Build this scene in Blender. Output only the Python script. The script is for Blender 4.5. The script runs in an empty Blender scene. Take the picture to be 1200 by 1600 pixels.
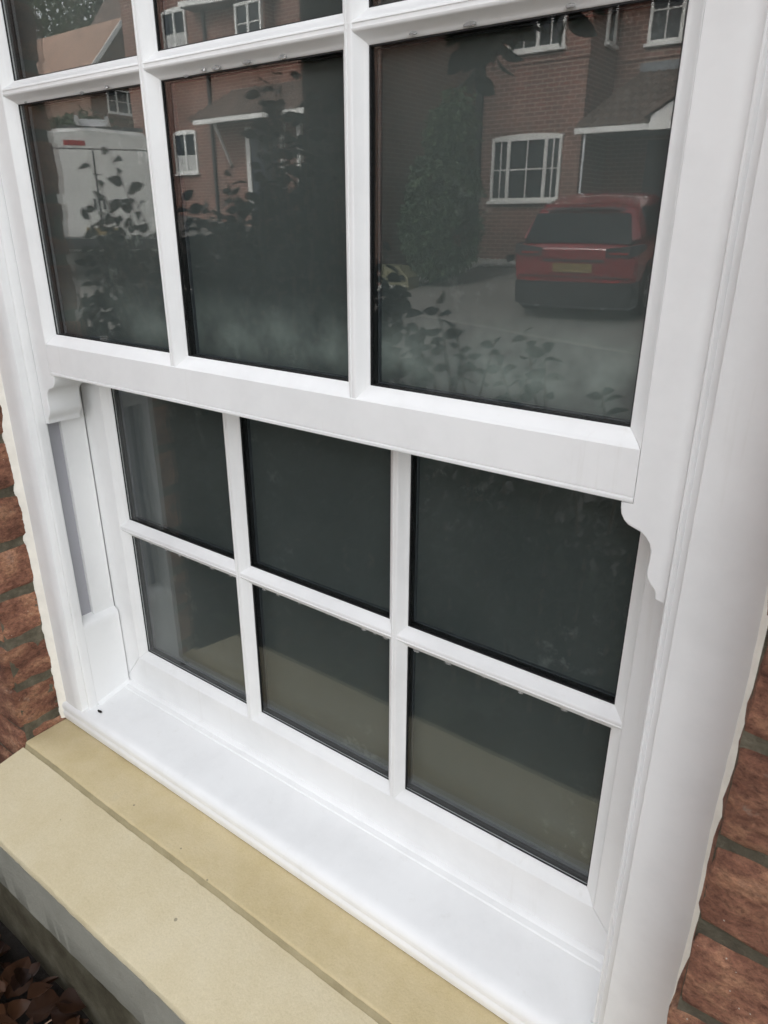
import bpy, bmesh, math, random
from mathutils import Vector, Matrix, noise
random.seed(11)
SC = bpy.context.scene
COL = SC.collection
R = math.radians
# All coordinates are in metres from the camera's lens: +x right along the wall, +y into the house, z up.
# The bed below the window lies at about z = -1.38.

# ------------------------------------------------------------------ camera
cam_d = bpy.data.cameras.new('camera')
cam = bpy.data.objects.new('camera', cam_d); COL.objects.link(cam)
cam_d.sensor_fit = 'HORIZONTAL'; cam_d.sensor_width = 36.0
cam_d.lens = 36.0 * 1113.3 / 1200.0
cam_d.clip_start = 0.02; cam_d.clip_end = 2000
yaw, pitch, roll = R(36.443), R(22.113), R(0.176)
fwd = Vector((-math.sin(yaw) * math.cos(pitch), math.cos(yaw) * math.cos(pitch), -math.sin(pitch)))
rgt = Vector((math.cos(yaw), math.sin(yaw), 0)); upv = rgt.cross(fwd)
r2 = rgt * math.cos(roll) + upv * math.sin(roll); u2 = -rgt * math.sin(roll) + upv * math.cos(roll)
cam.matrix_world = Matrix(((r2.x, u2.x, -fwd.x, 0), (r2.y, u2.y, -fwd.y, 0), (r2.z, u2.z, -fwd.z, 0), (0, 0, 0, 1)))
cam_d.dof.use_dof = True; cam_d.dof.focus_distance = 0.86; cam_d.dof.aperture_fstop = 34
SC.camera = cam

# ------------------------------------------------------------------ sky, sun, exposure
SUN_EL, SUN_AZ = R(40), R(-6)          # azimuth measured from +y (behind the house) towards +x
world = bpy.data.worlds.new('World'); SC.world = world; world.use_nodes = True
wn = world.node_tree.nodes; wl = world.node_tree.links
bg = wn['Background']; sky = wn.new('ShaderNodeTexSky')
sky.sky_type = 'NISHITA'; sky.sun_disc = False
sky.sun_elevation = SUN_EL; sky.sun_rotation = SUN_AZ
sky.air_density = 1.2; sky.dust_density = 3.0; sky.ozone_density = 1.0
hz = wn.new('ShaderNodeHueSaturation'); hz.inputs['Saturation'].default_value = .14      # bright high haze
wl.new(sky.outputs[0], hz.inputs['Color']); wl.new(hz.outputs[0], bg.inputs[0]); bg.inputs[1].default_value = 0.15
sd = bpy.data.lights.new('sun', 'SUN'); sun = bpy.data.objects.new('sun', sd); COL.objects.link(sun)
sd.energy = 0.6; sd.angle = R(14); sd.color = (1.0, 0.95, 0.88)
sdir = Vector((math.sin(SUN_AZ) * math.cos(SUN_EL), math.cos(SUN_AZ) * math.cos(SUN_EL), math.sin(SUN_EL)))
sun.rotation_euler = sdir.to_track_quat('Z', 'Y').to_euler(); sun.location = (0, 12, 14)
SC.view_settings.view_transform = 'Standard'; SC.view_settings.look = 'None'
SC.view_settings.exposure = 2.40; SC.view_settings.gamma = 1.0
SC.view_settings.use_curve_mapping = False
SC.render.engine = 'CYCLES'
SC.cycles.use_denoising = True
SC.cycles.max_bounces = 7; SC.cycles.transparent_max_bounces = 16; SC.cycles.glossy_bounces = 4; SC.cycles.diffuse_bounces = 4
SC.cycles.use_adaptive_sampling = True; SC.cycles.adaptive_threshold = .015
SC.cycles.caustics_reflective = False; SC.cycles.caustics_refractive = False

# ------------------------------------------------------------------ materials
MATS = {}
def nm(name):
    m = bpy.data.materials.new(name); m.use_nodes = True; MATS[name] = m
    nt = m.node_tree; return m, nt.nodes, nt.links, nt.nodes['Principled BSDF']
def objco(n, l, scale=(1, 1, 1)):
    tc = n.new('ShaderNodeTexCoord'); mp = n.new('ShaderNodeMapping'); mp.inputs['Scale'].default_value = scale
    l.new(tc.outputs['Object'], mp.inputs['Vector']); return mp.outputs['Vector']
def nz(n, l, vec, scale, detail=4, rough=.55):
    t = n.new('ShaderNodeTexNoise'); t.inputs['Scale'].default_value = scale; t.inputs['Detail'].default_value = detail
    t.inputs['Roughness'].default_value = rough
    if vec is not None: l.new(vec, t.inputs['Vector'])
    return t.outputs['Fac']
def ramp(n, l, fac, stops):
    r = n.new('ShaderNodeValToRGB'); e = r.color_ramp.elements
    while len(e) > 1: e.remove(e[-1])
    e[0].position = stops[0][0]; e[0].color = (*stops[0][1], 1)
    for p, c in stops[1:]:
        k = e.new(p); k.color = (*c, 1)
    l.new(fac, r.inputs['Fac']); return r.outputs['Color']
def bump(n, l, h, bs, strength=.3, dist=.002):
    b = n.new('ShaderNodeBump'); b.inputs['Strength'].default_value = strength; b.inputs['Distance'].default_value = dist
    l.new(h, b.inputs['Height']); l.new(b.outputs['Normal'], bs.inputs['Normal']); return b
def mixc(n, l, fac, a, b):
    m = n.new('ShaderNodeMix'); m.data_type = 'RGBA'
    for k, v in ((6, a), (7, b)):
        if isinstance(v, tuple): m.inputs[k].default_value = (*v, 1)
        else: l.new(v, m.inputs[k])
    if isinstance(fac, (int, float)): m.inputs[0].default_value = fac
    else: l.new(fac, m.inputs[0])
    return m.outputs[2]
def simple(name, c, rough=.6, var=.12, sc=14, bs=.2, bd=.003, metallic=0.0, coat=0.0, spec=.5):
    m, n, l, b = nm(name)
    v = objco(n, l); f = nz(n, l, v, sc, 5)
    lo = tuple(x * (1 - var) for x in c); hi = tuple(min(1, x * (1 + var)) for x in c)
    l.new(ramp(n, l, f, [(.3, lo), (.7, hi)]), b.inputs['Base Color'])
    b.inputs['Roughness'].default_value = rough; b.inputs['Metallic'].default_value = metallic
    b.inputs['Coat Weight'].default_value = coat; b.inputs['Specular IOR Level'].default_value = spec
    if bs: bump(n, l, nz(n, l, v, sc * 4, 4), b, bs, bd)
    return m

# white uPVC: faint woodgrain foil in the relief, thin film of grime
def upvc(name, c=(.80, .80, .795)):
    m, n, l, b = nm(name)
    v = objco(n, l)
    grime = nz(n, l, v, 9, 6, .65); fine = nz(n, l, v, 120, 3)
    col0 = ramp(n, l, grime, [(.30, tuple(x * .92 for x in c)), (.55, c), (.8, tuple(min(1, x * 1.02) for x in c))])
    sv = objco(n, l, (55, 55, 3.2)); sk = ramp(n, l, nz(n, l, sv, 1.0, 5, .7), [(.60, (0, 0, 0)), (.78, (.22, .22, .22))])
    col = mixc(n, l, sk, col0, (.52, .49, .43))
    speck = n.new('ShaderNodeTexVoronoi'); speck.inputs['Scale'].default_value = 46; l.new(v, speck.inputs['Vector'])
    sp = n.new('ShaderNodeMath'); sp.operation = 'LESS_THAN'; sp.inputs[1].default_value = .045
    l.new(speck.outputs['Distance'], sp.inputs[0])
    gate = nz(n, l, v, 7, 2); g2 = n.new('ShaderNodeMath'); g2.operation = 'GREATER_THAN'; g2.inputs[1].default_value = .66
    l.new(gate, g2.inputs[0]); mm = n.new('ShaderNodeMath'); mm.operation = 'MULTIPLY'
    l.new(sp.outputs[0], mm.inputs[0]); l.new(g2.outputs[0], mm.inputs[1])
    m2 = n.new('ShaderNodeMath'); m2.operation = 'MULTIPLY'; m2.inputs[1].default_value = .45; l.new(mm.outputs[0], m2.inputs[0])
    l.new(mixc(n, l, m2.outputs[0], col, (.30, .28, .25)), b.inputs['Base Color'])
    b.inputs['Roughness'].default_value = .38; b.inputs['Specular IOR Level'].default_value = .45
    bump(n, l, fine, b, .10, .0006)
    return m
upvc('white_upvc')
upvc('grey_upvc', (.38, .38, .41))
simple('sealant', (.78, .745, .67), .55, .08, 40, .4, .002)
simple('black_rubber', (.012, .012, .013), .6, .1, 40, 0)
simple('spacer_grey', (.055, .06, .068), .55, .1, 40, 0)

# near bricks: sandy wire-cut red brown with pale specks, a tint of its own per brick
def brick_near():
    m, n, l, b = nm('near_brick')
    v = objco(n, l); oi = n.new('ShaderNodeObjectInfo')
    add = n.new('ShaderNodeVectorMath'); add.operation = 'ADD'
    cx = n.new('ShaderNodeCombineXYZ')
    mu = n.new('ShaderNodeMath'); mu.operation = 'MULTIPLY'; mu.inputs[1].default_value = 37.0
    l.new(oi.outputs['Random'], mu.inputs[0])
    for k in range(3): l.new(mu.outputs[0], cx.inputs[k])
    l.new(v, add.inputs[0]); l.new(cx.outputs[0], add.inputs[1]); w = add.outputs[0]
    st = n.new('ShaderNodeMapping'); st.inputs['Scale'].default_value = (1, 1, 1.5); st.inputs['Rotation'].default_value = (0, .35, 0); l.new(w, st.inputs['Vector'])
    big = nz(n, l, st.outputs[0], 21, 8, .68); fine = nz(n, l, st.outputs[0], 170, 6, .85)
    pit = n.new('ShaderNodeTexVoronoi'); pit.inputs['Scale'].default_value = 95; l.new(st.outputs[0], pit.inputs['Vector'])
    c1 = ramp(n, l, big, [(.28, (.070, .030, .018)), (.42, (.180, .072, .042)), (.52, (.240, .102, .058)), (.60, (.345, .165, .088)), (.78, (.31, .175, .125))])
    c2 = ramp(n, l, fine, [(.34, (.30, .28, .28)), (.48, (.95, .95, .95)), (.66, (1.65, 1.6, 1.5))])
    mx = n.new('ShaderNodeMix'); mx.data_type = 'RGBA'; mx.blend_type = 'MULTIPLY'; mx.inputs[0].default_value = .8
    l.new(c1, mx.inputs[6]); l.new(c2, mx.inputs[7])
    vo = n.new('ShaderNodeTexVoronoi'); vo.inputs['Scale'].default_value = 150; l.new(w, vo.inputs['Vector'])
    lt = n.new('ShaderNodeMath'); lt.operation = 'LESS_THAN'; lt.inputs[1].default_value = .085; l.new(vo.outputs['Distance'], lt.inputs[0])
    g = n.new('ShaderNodeMath'); g.operation = 'GREATER_THAN'; g.inputs[1].default_value = .56; l.new(nz(n, l, w, 30, 3), g.inputs[0])
    gm = n.new('ShaderNodeMath'); gm.operation = 'MULTIPLY'; l.new(lt.outputs[0], gm.inputs[0]); l.new(g.outputs[0], gm.inputs[1])
    c3 = mixc(n, l, gm.outputs[0], mx.outputs[2], (.46, .40, .33))
    lime = nz(n, l, w, 23, 5, .7); lr = ramp(n, l, lime, [(.66, (0, 0, 0)), (.74, (.55, .55, .55))])
    c4 = mixc(n, l, lr, c3, (.36, .30, .235))
    hs = n.new('ShaderNodeHueSaturation'); hs.inputs['Saturation'].default_value = .92
    mr = n.new('ShaderNodeMapRange'); mr.inputs['To Min'].default_value = .88; mr.inputs['To Max'].default_value = 1.32
    l.new(oi.outputs['Random'], mr.inputs['Value']); l.new(mr.outputs[0], hs.inputs['Value']); l.new(c4, hs.inputs['Color'])
    l.new(hs.outputs[0], b.inputs['Base Color'])
    b.inputs['Roughness'].default_value = .85; b.inputs['Specular IOR Level'].default_value = .25
    ad = n.new('ShaderNodeMath'); ad.operation = 'MULTIPLY_ADD'; ad.inputs[1].default_value = .55; l.new(fine, ad.inputs[0]); l.new(big, ad.inputs[2])
    pd = n.new('ShaderNodeMath'); pd.operation = 'MULTIPLY_ADD'; pd.inputs[1].default_value = .45; l.new(pit.outputs['Distance'], pd.inputs[0]); l.new(ad.outputs[0], pd.inputs[2])
    bump(n, l, pd.outputs[0], b, 1.0, .006)
brick_near()
def mortar():
    m, n, l, b = nm('mortar'); v = objco(n, l)
    f = nz(n, l, v, 20, 6, .7)
    l.new(ramp(n, l, f, [(.3, (.055, .047, .030)), (.5, (.125, .108, .072)), (.62, (.20, .175, .125)), (.75, (.36, .32, .25))]), b.inputs['Base Color'])
    b.inputs['Roughness'].default_value = .95; bump(n, l, nz(n, l, v, 120, 6, .75), b, 1.0, .008)
mortar()
def stone(name, stops, sc=6):
    m, n, l, b = nm(name); v = objco(n, l)
    f = nz(n, l, v, sc, 8, .68)
    c0 = ramp(n, l, f, stops)
    gr = ramp(n, l, nz(n, l, v, 420, 3, .8), [(.3, (.92, .92, .91)), (.7, (1.05, 1.05, 1.05))])
    gm0 = n.new('ShaderNodeMix'); gm0.data_type = 'RGBA'; gm0.blend_type = 'MULTIPLY'; gm0.inputs[0].default_value = 1
    l.new(c0, gm0.inputs[6]); l.new(gr, gm0.inputs[7]); c = gm0.outputs[2]
    vo = n.new('ShaderNodeTexVoronoi'); vo.inputs['Scale'].default_value = 34; l.new(v, vo.inputs['Vector'])
    lt = n.new('ShaderNodeMath'); lt.operation = 'LESS_THAN'; lt.inputs[1].default_value = .075; l.new(vo.outputs['Distance'], lt.inputs[0])
    g = n.new('ShaderNodeMath'); g.operation = 'GREATER_THAN'; g.inputs[1].default_value = .55; l.new(nz(n, l, v, 11, 2), g.inputs[0])
    gm = n.new('ShaderNodeMath'); gm.operation = 'MULTIPLY'; l.new(lt.outputs[0], gm.inputs[0]); l.new(g.outputs[0], gm.inputs[1])
    gm2 = n.new('ShaderNodeMath'); gm2.operation = 'MULTIPLY'; gm2.inputs[1].default_value = .6; l.new(gm.outputs[0], gm2.inputs[0])
    l.new(mixc(n, l, gm2.outputs[0], c, (.13, .115, .085)), b.inputs['Base Color'])
    b.inputs['Roughness'].default_value = .8; b.inputs['Specular IOR Level'].default_value = .3
    bump(n, l, nz(n, l, v, 170, 6, .7), b, .55, .0022)
stone('cream_stone', [(.22, (.49, .405, .245)), (.42, (.58, .495, .325)), (.6, (.62, .54, .375)), (.8, (.59, .52, .395))])
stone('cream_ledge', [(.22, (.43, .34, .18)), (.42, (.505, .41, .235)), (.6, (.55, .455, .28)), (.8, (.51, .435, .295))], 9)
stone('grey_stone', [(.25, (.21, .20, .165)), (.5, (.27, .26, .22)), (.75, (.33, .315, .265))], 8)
stone('dirty_joint', [(.25, (.22, .18, .10)), (.5, (.33, .28, .17)), (.75, (.40, .34, .22))], 14)
stone('stained_render', [(.28, (.045, .036, .022)), (.5, (.105, .092, .060)), (.7, (.17, .155, .115))], 11)

# glass: clear sheet, each face mirrors a little more towards grazing
def glass(name, f0):
    m = bpy.data.materials.new(name); m.use_nodes = True; MATS[name] = m
    n = m.node_tree.nodes; l = m.node_tree.links; n.clear()
    out = n.new('ShaderNodeOutputMaterial'); mx = n.new('ShaderNodeMixShader')
    tr = n.new('ShaderNodeBsdfTransparent'); tr.inputs[0].default_value = (.955, .975, .965, 1)
    gl = n.new('ShaderNodeBsdfGlossy'); gl.inputs['Roughness'].default_value = 0.0
    lw = n.new('ShaderNodeLayerWeight'); lw.inputs['Blend'].default_value = .5
    pw = n.new('ShaderNodeMath'); pw.operation = 'POWER'; pw.inputs[1].default_value = 5.0
    l.new(lw.outputs['Facing'], pw.inputs[0])
    ma = n.new('ShaderNodeMath'); ma.operation = 'MULTIPLY_ADD'; ma.inputs[1].default_value = 1 - f0; ma.inputs[2].default_value = f0
    l.new(pw.outputs[0], ma.inputs[0]); l.new(ma.outputs[0], mx.inputs[0])
    # barely uneven float glass: far reflections waver a little
    v = objco(n, l); bp = n.new('ShaderNodeBump'); bp.inputs['Strength'].default_value = .02; bp.inputs['Distance'].default_value = .004
    l.new(nz(n, l, v, 5, 1), bp.inputs['Height']); l.new(bp.outputs['Normal'], gl.inputs['Normal'])
    l.new(tr.outputs[0], mx.inputs[1]); l.new(gl.outputs[0], mx.inputs[2]); l.new(mx.outputs[0], out.inputs[0])
glass('clear_glass', .055)
def frosted(name, zb, foot_haze):
    # obscured inner sheet: dark frosted film, pale cloudy haze painted into its colour along the foot
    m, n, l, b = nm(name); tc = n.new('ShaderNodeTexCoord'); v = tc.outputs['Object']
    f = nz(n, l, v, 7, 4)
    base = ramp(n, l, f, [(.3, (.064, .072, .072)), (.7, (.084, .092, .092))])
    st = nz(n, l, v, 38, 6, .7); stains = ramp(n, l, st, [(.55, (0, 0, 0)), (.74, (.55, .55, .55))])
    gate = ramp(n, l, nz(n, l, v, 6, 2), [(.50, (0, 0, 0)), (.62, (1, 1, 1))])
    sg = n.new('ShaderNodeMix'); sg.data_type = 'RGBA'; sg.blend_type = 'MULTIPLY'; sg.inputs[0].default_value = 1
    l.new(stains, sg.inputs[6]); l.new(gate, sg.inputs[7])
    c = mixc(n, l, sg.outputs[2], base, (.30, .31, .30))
    sx = n.new('ShaderNodeSeparateXYZ'); l.new(v, sx.inputs[0])
    mr = n.new('ShaderNodeMapRange'); mr.interpolation_type = 'SMOOTHSTEP'
    mr.inputs['From Min'].default_value = zb + .078; mr.inputs['From Max'].default_value = zb + .018; l.new(sx.outputs['Z'], mr.inputs['Value'])
    me = n.new('ShaderNodeMapRange'); me.interpolation_type = 'SMOOTHSTEP'
    me.inputs['From Min'].default_value = zb - .012; me.inputs['From Max'].default_value = zb + .026; l.new(sx.outputs['Z'], me.inputs['Value'])
    cl = ramp(n, l, nz(n, l, v, 11, 4, .6), [(.38, (.06, .06, .06)), (.68, (1, 1, 1))])
    a = n.new('ShaderNodeMath'); a.operation = 'MULTIPLY'; l.new(mr.outputs[0], a.inputs[0]); l.new(me.outputs[0], a.inputs[1])
    a2 = n.new('ShaderNodeMath'); a2.operation = 'MULTIPLY'; l.new(a.outputs[0], a2.inputs[0]); l.new(cl, a2.inputs[1])
    # heavier towards the right-hand lights
    mxr = n.new('ShaderNodeMapRange'); mxr.inputs['From Min'].default_value = -.36; mxr.inputs['From Max'].default_value = .30
    mxr.inputs['To Min'].default_value = .18 * foot_haze; mxr.inputs['To Max'].default_value = foot_haze; l.new(sx.outputs['X'], mxr.inputs['Value'])
    a3 = n.new('ShaderNodeMath'); a3.operation = 'MULTIPLY'; l.new(a2.outputs[0], a3.inputs[0]); l.new(mxr.outputs[0], a3.inputs[1])
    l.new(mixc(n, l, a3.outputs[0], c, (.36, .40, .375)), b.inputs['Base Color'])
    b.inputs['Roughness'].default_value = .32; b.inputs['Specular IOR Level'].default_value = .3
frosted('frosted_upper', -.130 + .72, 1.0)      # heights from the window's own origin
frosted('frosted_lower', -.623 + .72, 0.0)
def water():
    m, n, l, b = nm('water_bead'); b.inputs['Base Color'].default_value = (.95, .95, .95, 1); b.inputs['Roughness'].default_value = .04
    b.inputs['Transmission Weight'].default_value = .75; b.inputs['IOR'].default_value = 1.33
water()
# far walls: brick courses in the material, pieces too small to pick apart
def brick_far(name, c1, c2, mo):
    m, n, l, b = nm(name); tc = n.new('ShaderNodeTexCoord'); sx = n.new('ShaderNodeSeparateXYZ'); l.new(tc.outputs['Object'], sx.inputs[0])
    ad = n.new('ShaderNodeMath'); l.new(sx.outputs['X'], ad.inputs[0]); l.new(sx.outputs['Y'], ad.inputs[1])
    cb = n.new('ShaderNodeCombineXYZ'); l.new(ad.outputs[0], cb.inputs[0]); l.new(sx.outputs['Z'], cb.inputs[1])
    bt = n.new('ShaderNodeTexBrick'); l.new(cb.outputs[0], bt.inputs['Vector'])
    bt.inputs['Scale'].default_value = 1; bt.inputs['Brick Width'].default_value = .225; bt.inputs['Row Height'].default_value = .075
    bt.inputs['Mortar Size'].default_value = .010; bt.inputs['Mortar Smooth'].default_value = .2; bt.inputs['Bias'].default_value = .1
    for k, c in (('Color1', c1), ('Color2', c2), ('Mortar', mo)): bt.inputs[k].default_value = (*c, 1)
    f = ramp(n, l, nz(n, l, tc.outputs['Object'], 1.3, 6, .65), [(.3, (.72, .72, .72)), (.7, (1.15, 1.12, 1.1))])
    mx = n.new('ShaderNodeMix'); mx.data_type = 'RGBA'; mx.blend_type = 'MULTIPLY'; mx.inputs[0].default_value = .9
    l.new(bt.outputs['Color'], mx.inputs[6]); l.new(f, mx.inputs[7]); l.new(mx.outputs[2], b.inputs['Base Color'])
    b.inputs['Roughness'].default_value = .9; bump(n, l, bt.outputs['Fac'], b, -.4, .01)
brick_far('far_brick', (.220, .086, .064), (.145, .060, .046), (.36, .275, .225))
brick_far('far_brick_brown', (.185, .095, .065), (.13, .068, .050), (.25, .20, .165))
brick_far('own_brick', (.23, .095, .050), (.15, .060, .036), (.24, .21, .155))
simple('window_white', (.80, .80, .78), .4, .04, 5, 0)
def dark_glazing():
    m, n, l, b = nm('dark_glazing'); b.inputs['Base Color'].default_value = (.03, .035, .04, 1); b.inputs['Roughness'].default_value = .04
    b.inputs['Specular IOR Level'].default_value = .22
dark_glazing()
def car_glass():
    m, n, l, b = nm('car_glass'); b.inputs['Base Color'].default_value = (.010, .012, .016, 1); b.inputs['Roughness'].default_value = .12; b.inputs['Specular IOR Level'].default_value = .04
car_glass()
simple('brown_tile', (.115, .080, .066), .85, .35, 3, .4, .01)
simple('salmon_tile', (.31, .195, .145), .85, .2, 1.2, .4, .01)
simple('lead_grey', (.17, .18, .20), .6, .15, 4, .2)
simple('white_board', (.78, .78, .76), .5, .05, 3, 0)
simple('dark_door', (.025, .03, .045), .4, .2, 6, 0)
simple('red_paint', (.22, .018, .023), .25, .06, 4, 0, coat=.8)
simple('van_white', (.64, .64, .62), .3, .04, 2, 0, coat=.5)
simple('black_plastic', (.022, .023, .026), .55, .15, 20, .1)
simple('tyre_rubber', (.018, .018, .019), .85, .15, 20, .2)
simple('rim_metal', (.45, .46, .48), .35, .1, 10, 0, metallic=.8)
simple('lamp_red', (.32, .012, .014), .2, .1, 10, 0, coat=.6)
simple('plate_yellow', (.24, .17, .06), .5, .05, 10, 0)
simple('aluminium', (.62, .63, .65), .4, .1, 10, 0, metallic=.6)
simple('white_pebble', (.66, .65, .62), .85, .3, 22, .8, .02)
simple('curtain', (.50, .50, .49), .9, .15, 6, 0)
simple('bark', (.075, .058, .045), .9, .4, 22, .8, .01)
simple('twig', (.20, .125, .075), .8, .3, 30, .3)
simple('dead_twig', (.30, .19, .13), .8, .2, 30, .3)
simple('room_paint', (.10, .11, .11), .9, .1, 2, 0)
simple('cream_render', (.17, .16, .09), .85, .1, 5, .2)
def leafmat(name, a, bcol, trans):
    m, n, l, b = nm(name); oi = n.new('ShaderNodeObjectInfo'); v = objco(n, l)
    f = nz(n, l, v, 5.5, 3); g = n.new('ShaderNodeMath'); g.operation = 'ADD'; l.new(f, g.inputs[0])
    s = n.new('ShaderNodeMath'); s.operation = 'MULTIPLY_ADD'; s.inputs[1].default_value = .5; s.inputs[2].default_value = -.25
    l.new(oi.outputs['Random'], s.inputs[0]); l.new(s.outputs[0], g.inputs[1])
    l.new(ramp(n, l, g.outputs[0], [(.25, a), (.75, bcol)]), b.inputs['Base Color'])
    b.inputs['Roughness'].default_value = .55
    b.inputs['Specular IOR Level'].default_value = .2
    if trans == 0: return
    tb = n.new('ShaderNodeBsdfTranslucent'); tb.inputs[0].default_value = (*[x * 1.4 for x in bcol], 1)
    mx = n.new('ShaderNodeMixShader'); mx.inputs[0].default_value = trans
    out = n['Material Output']; l.new(b.outputs[0], mx.inputs[1]); l.new(tb.outputs[0], mx.inputs[2]); l.new(mx.outputs[0], out.inputs[0])
leafmat('shrub_leaf', (.012, .021, .011), (.034, .052, .022), 0)
leafmat('conifer_leaf', (.030, .052, .028), (.100, .150, .075), .1)
leafmat('tree_leaf', (.030, .050, .018), (.085, .120, .040), .3)
leafmat('dry_leaf', (.018, .009, .007), (.095, .042, .020), 0)
def asphalt():
    m, n, l, b = nm('asphalt'); v = objco(n, l)
    f = nz(n, l, v, .7, 6, .6); g = nz(n, l, v, 60, 4, .7)
    c = ramp(n, l, f, [(.3, (.120, .115, .106)), (.7, (.20, .19, .176))])
    mx = n.new('ShaderNodeMix'); mx.data_type = 'RGBA'; mx.blend_type = 'MULTIPLY'; mx.inputs[0].default_value = .7
    l.new(c, mx.inputs[6]); l.new(ramp(n, l, g, [(.3, (.6, .6, .6)), (.7, (1.3, 1.3, 1.3))]), mx.inputs[7])
    l.new(mx.outputs[2], b.inputs['Base Color']); b.inputs['Roughness'].default_value = .9; bump(n, l, g, b, .5, .01)
asphalt()
def soil(name, a, c):
    m, n, l, b = nm(name); v = objco(n, l); f = nz(n, l, v, 5, 8, .7)
    l.new(ramp(n, l, f, [(.3, a), (.7, c)]), b.inputs['Base Color']); b.inputs['Roughness'].default_value = 1
    bump(n, l, nz(n, l, v, 45, 6, .7), b, 1, .03)
soil('bed_soil', (.010, .007, .006), (.035, .024, .017))
soil('turf', (.035, .050, .018), (.075, .085, .035))
soil('kerb_stone', (.22, .21, .195), (.34, .33, .30))
M = MATS

# ------------------------------------------------------------------ mesh helpers
def link(name, me, mat, parent=None, smooth=None):
    o = bpy.data.objects.new(name, me); COL.objects.link(o)
    if mat is not None:
        for mm in (mat if isinstance(mat, (list, tuple)) else [mat]): me.materials.append(M[mm])
    if parent is not None: o.parent = parent
    if smooth is not None:
        me.polygons.foreach_set('use_smooth', [True] * len(me.polygons))
        me.set_sharp_from_angle(angle=R(smooth))
    return o
class MB:
    def __init__(s): s.v = []; s.f = []; s.mi = []
    def add(s, vs, fs, mi=0):
        k = len(s.v); s.v += [tuple(p) for p in vs]; s.f += [tuple(i + k for i in f) for f in fs]; s.mi += [mi] * len(fs); return s
    def box(s, x0, x1, y0, y1, z0, z1, mi=0):
        return s.add([(x0, y0, z0), (x1, y0, z0), (x1, y1, z0), (x0, y1, z0), (x0, y0, z1), (x1, y0, z1), (x1, y1, z1), (x0, y1, z1)],
                     [(0, 3, 2, 1), (4, 5, 6, 7), (0, 1, 5, 4), (1, 2, 6, 5), (2, 3, 7, 6), (3, 0, 4, 7)], mi)
    def loft(s, rings, mi=0, caps=True):
        n = len(rings[0]); vs = [p for r in rings for p in r]; fs = []
        for i in range(len(rings) - 1):
            for j in range(n):
                a = i * n + j; b = i * n + (j + 1) % n; fs.append((a, b, b + n, a + n))
        if caps: fs.append(tuple(range(n - 1, -1, -1))); fs.append(tuple((len(rings) - 1) * n + j for j in range(n)))
        return s.add(vs, fs, mi)
    def tube(s, pts, radii, n=7, mi=0):
        rings = []; pts = [Vector(p) for p in pts]
        for i, p in enumerate(pts):
            t = (pts[min(i + 1, len(pts) - 1)] - pts[max(i - 1, 0)]).normalized()
            a = t.orthogonal().normalized() if i == 0 else (a - t * a.dot(t)).normalized()
            b = t.cross(a); r = radii[i] if isinstance(radii, (list, tuple)) else radii
            rings.append([p + (a * math.cos(q * 2 * math.pi / n) + b * math.sin(q * 2 * math.pi / n)) * r for q in range(n)])
        return s.loft(rings, mi)
    def prism_x(s, prof, x0, x1, mi=0):   # prof: [(y,z)]
        return s.loft([[(x0, y, z) for y, z in prof], [(x1, y, z) for y, z in prof]], mi)
    def build(s, name, mat, parent=None, smooth=None, fix=True):
        me = bpy.data.meshes.new(name); me.from_pydata(s.v, [], s.f)
        if any(s.mi): me.polygons.foreach_set('material_index', s.mi)
        if fix:
            bm = bmesh.new(); bm.from_mesh(me); bmesh.ops.recalc_face_normals(bm, faces=bm.faces); bm.to_mesh(me); bm.free()
        return link(name, me, mat, parent, smooth)
def empty(name, loc=(0, 0, 0), rz=0, parent=None):
    o = bpy.data.objects.new(name, None); COL.objects.link(o); o.location = loc; o.rotation_euler = (0, 0, rz)
    o.empty_display_size = .1
    if parent is not None: o.parent = parent
    return o
def tag(o, label, cat, group=None, kind=None):
    if label: o['label'] = label
    if cat: o['category'] = cat
    if group: o['group'] = group
    if kind: o['kind'] = kind
    return o
def structure(o): o['kind'] = 'structure'; return o
GLASS_Y = .484
def real(x, yp, z): return (x, 2 * GLASS_Y - yp, z)     # distance in front of the glass -> place in the street
def ry(yp): return 2 * GLASS_Y - yp

# ------------------------------------------------------------------ ground
def gz(x, y):
    yp = 2 * GLASS_Y - y
    if yp < 2.6: z = -1.385
    elif yp < 9.3: z = -1.345 + (yp - 2.6) * (.075 / 6.7)
    elif yp < 14: z = -1.27 + (yp - 9.3) * .11
    else: z = -.753 + (yp - 14) * .02
    if x < -8 and yp > 2.6: z += .1 * (-8 - max(x, -20)) + (.02 * (-20 - x) if x < -20 else 0)
    return z
XS = [-400, -200, -120, -80, -60, -50, -45, -40, -35, -30, -26, -23, -20, -18, -16, -14, -12, -11, -10, -9, -8, -7, -6, -5, -4, -3, -2, -1, 0, 1, 2, 4, 6, 8, 11, 15, 20, 30, 50, 100, 300]
YS = [.62, .5, 0, -.6, -1.2, -1.63199, -1.632, -2.4, -3.5, -5, -6.5, -8, -8.332, -9.2, -10, -11, -12, -13.032, -15, -18, -22, -27, -34, -45, -70, -120, -250, -500]
def sheet(name, xs, ys, dz, mat):
    vs = [(x, y, gz(x, y) + dz) for y in ys for x in xs]; n = len(xs)
    fs = [(j * n + i, j * n + i + 1, (j + 1) * n + i + 1, (j + 1) * n + i) for j in range(len(ys) - 1) for i in range(n - 1)]
    return structure(MB().add(vs, fs).build(name, mat))
sheet('ground', XS, YS, 0, 'turf')
sheet('road', [x for x in XS if -60 <= x <= 30], [-1.632, -2.4, -3.5, -5, -6.5, -8, -8.332, -9.2, -10, -11, -12, -13.032], .006, 'asphalt')
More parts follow.
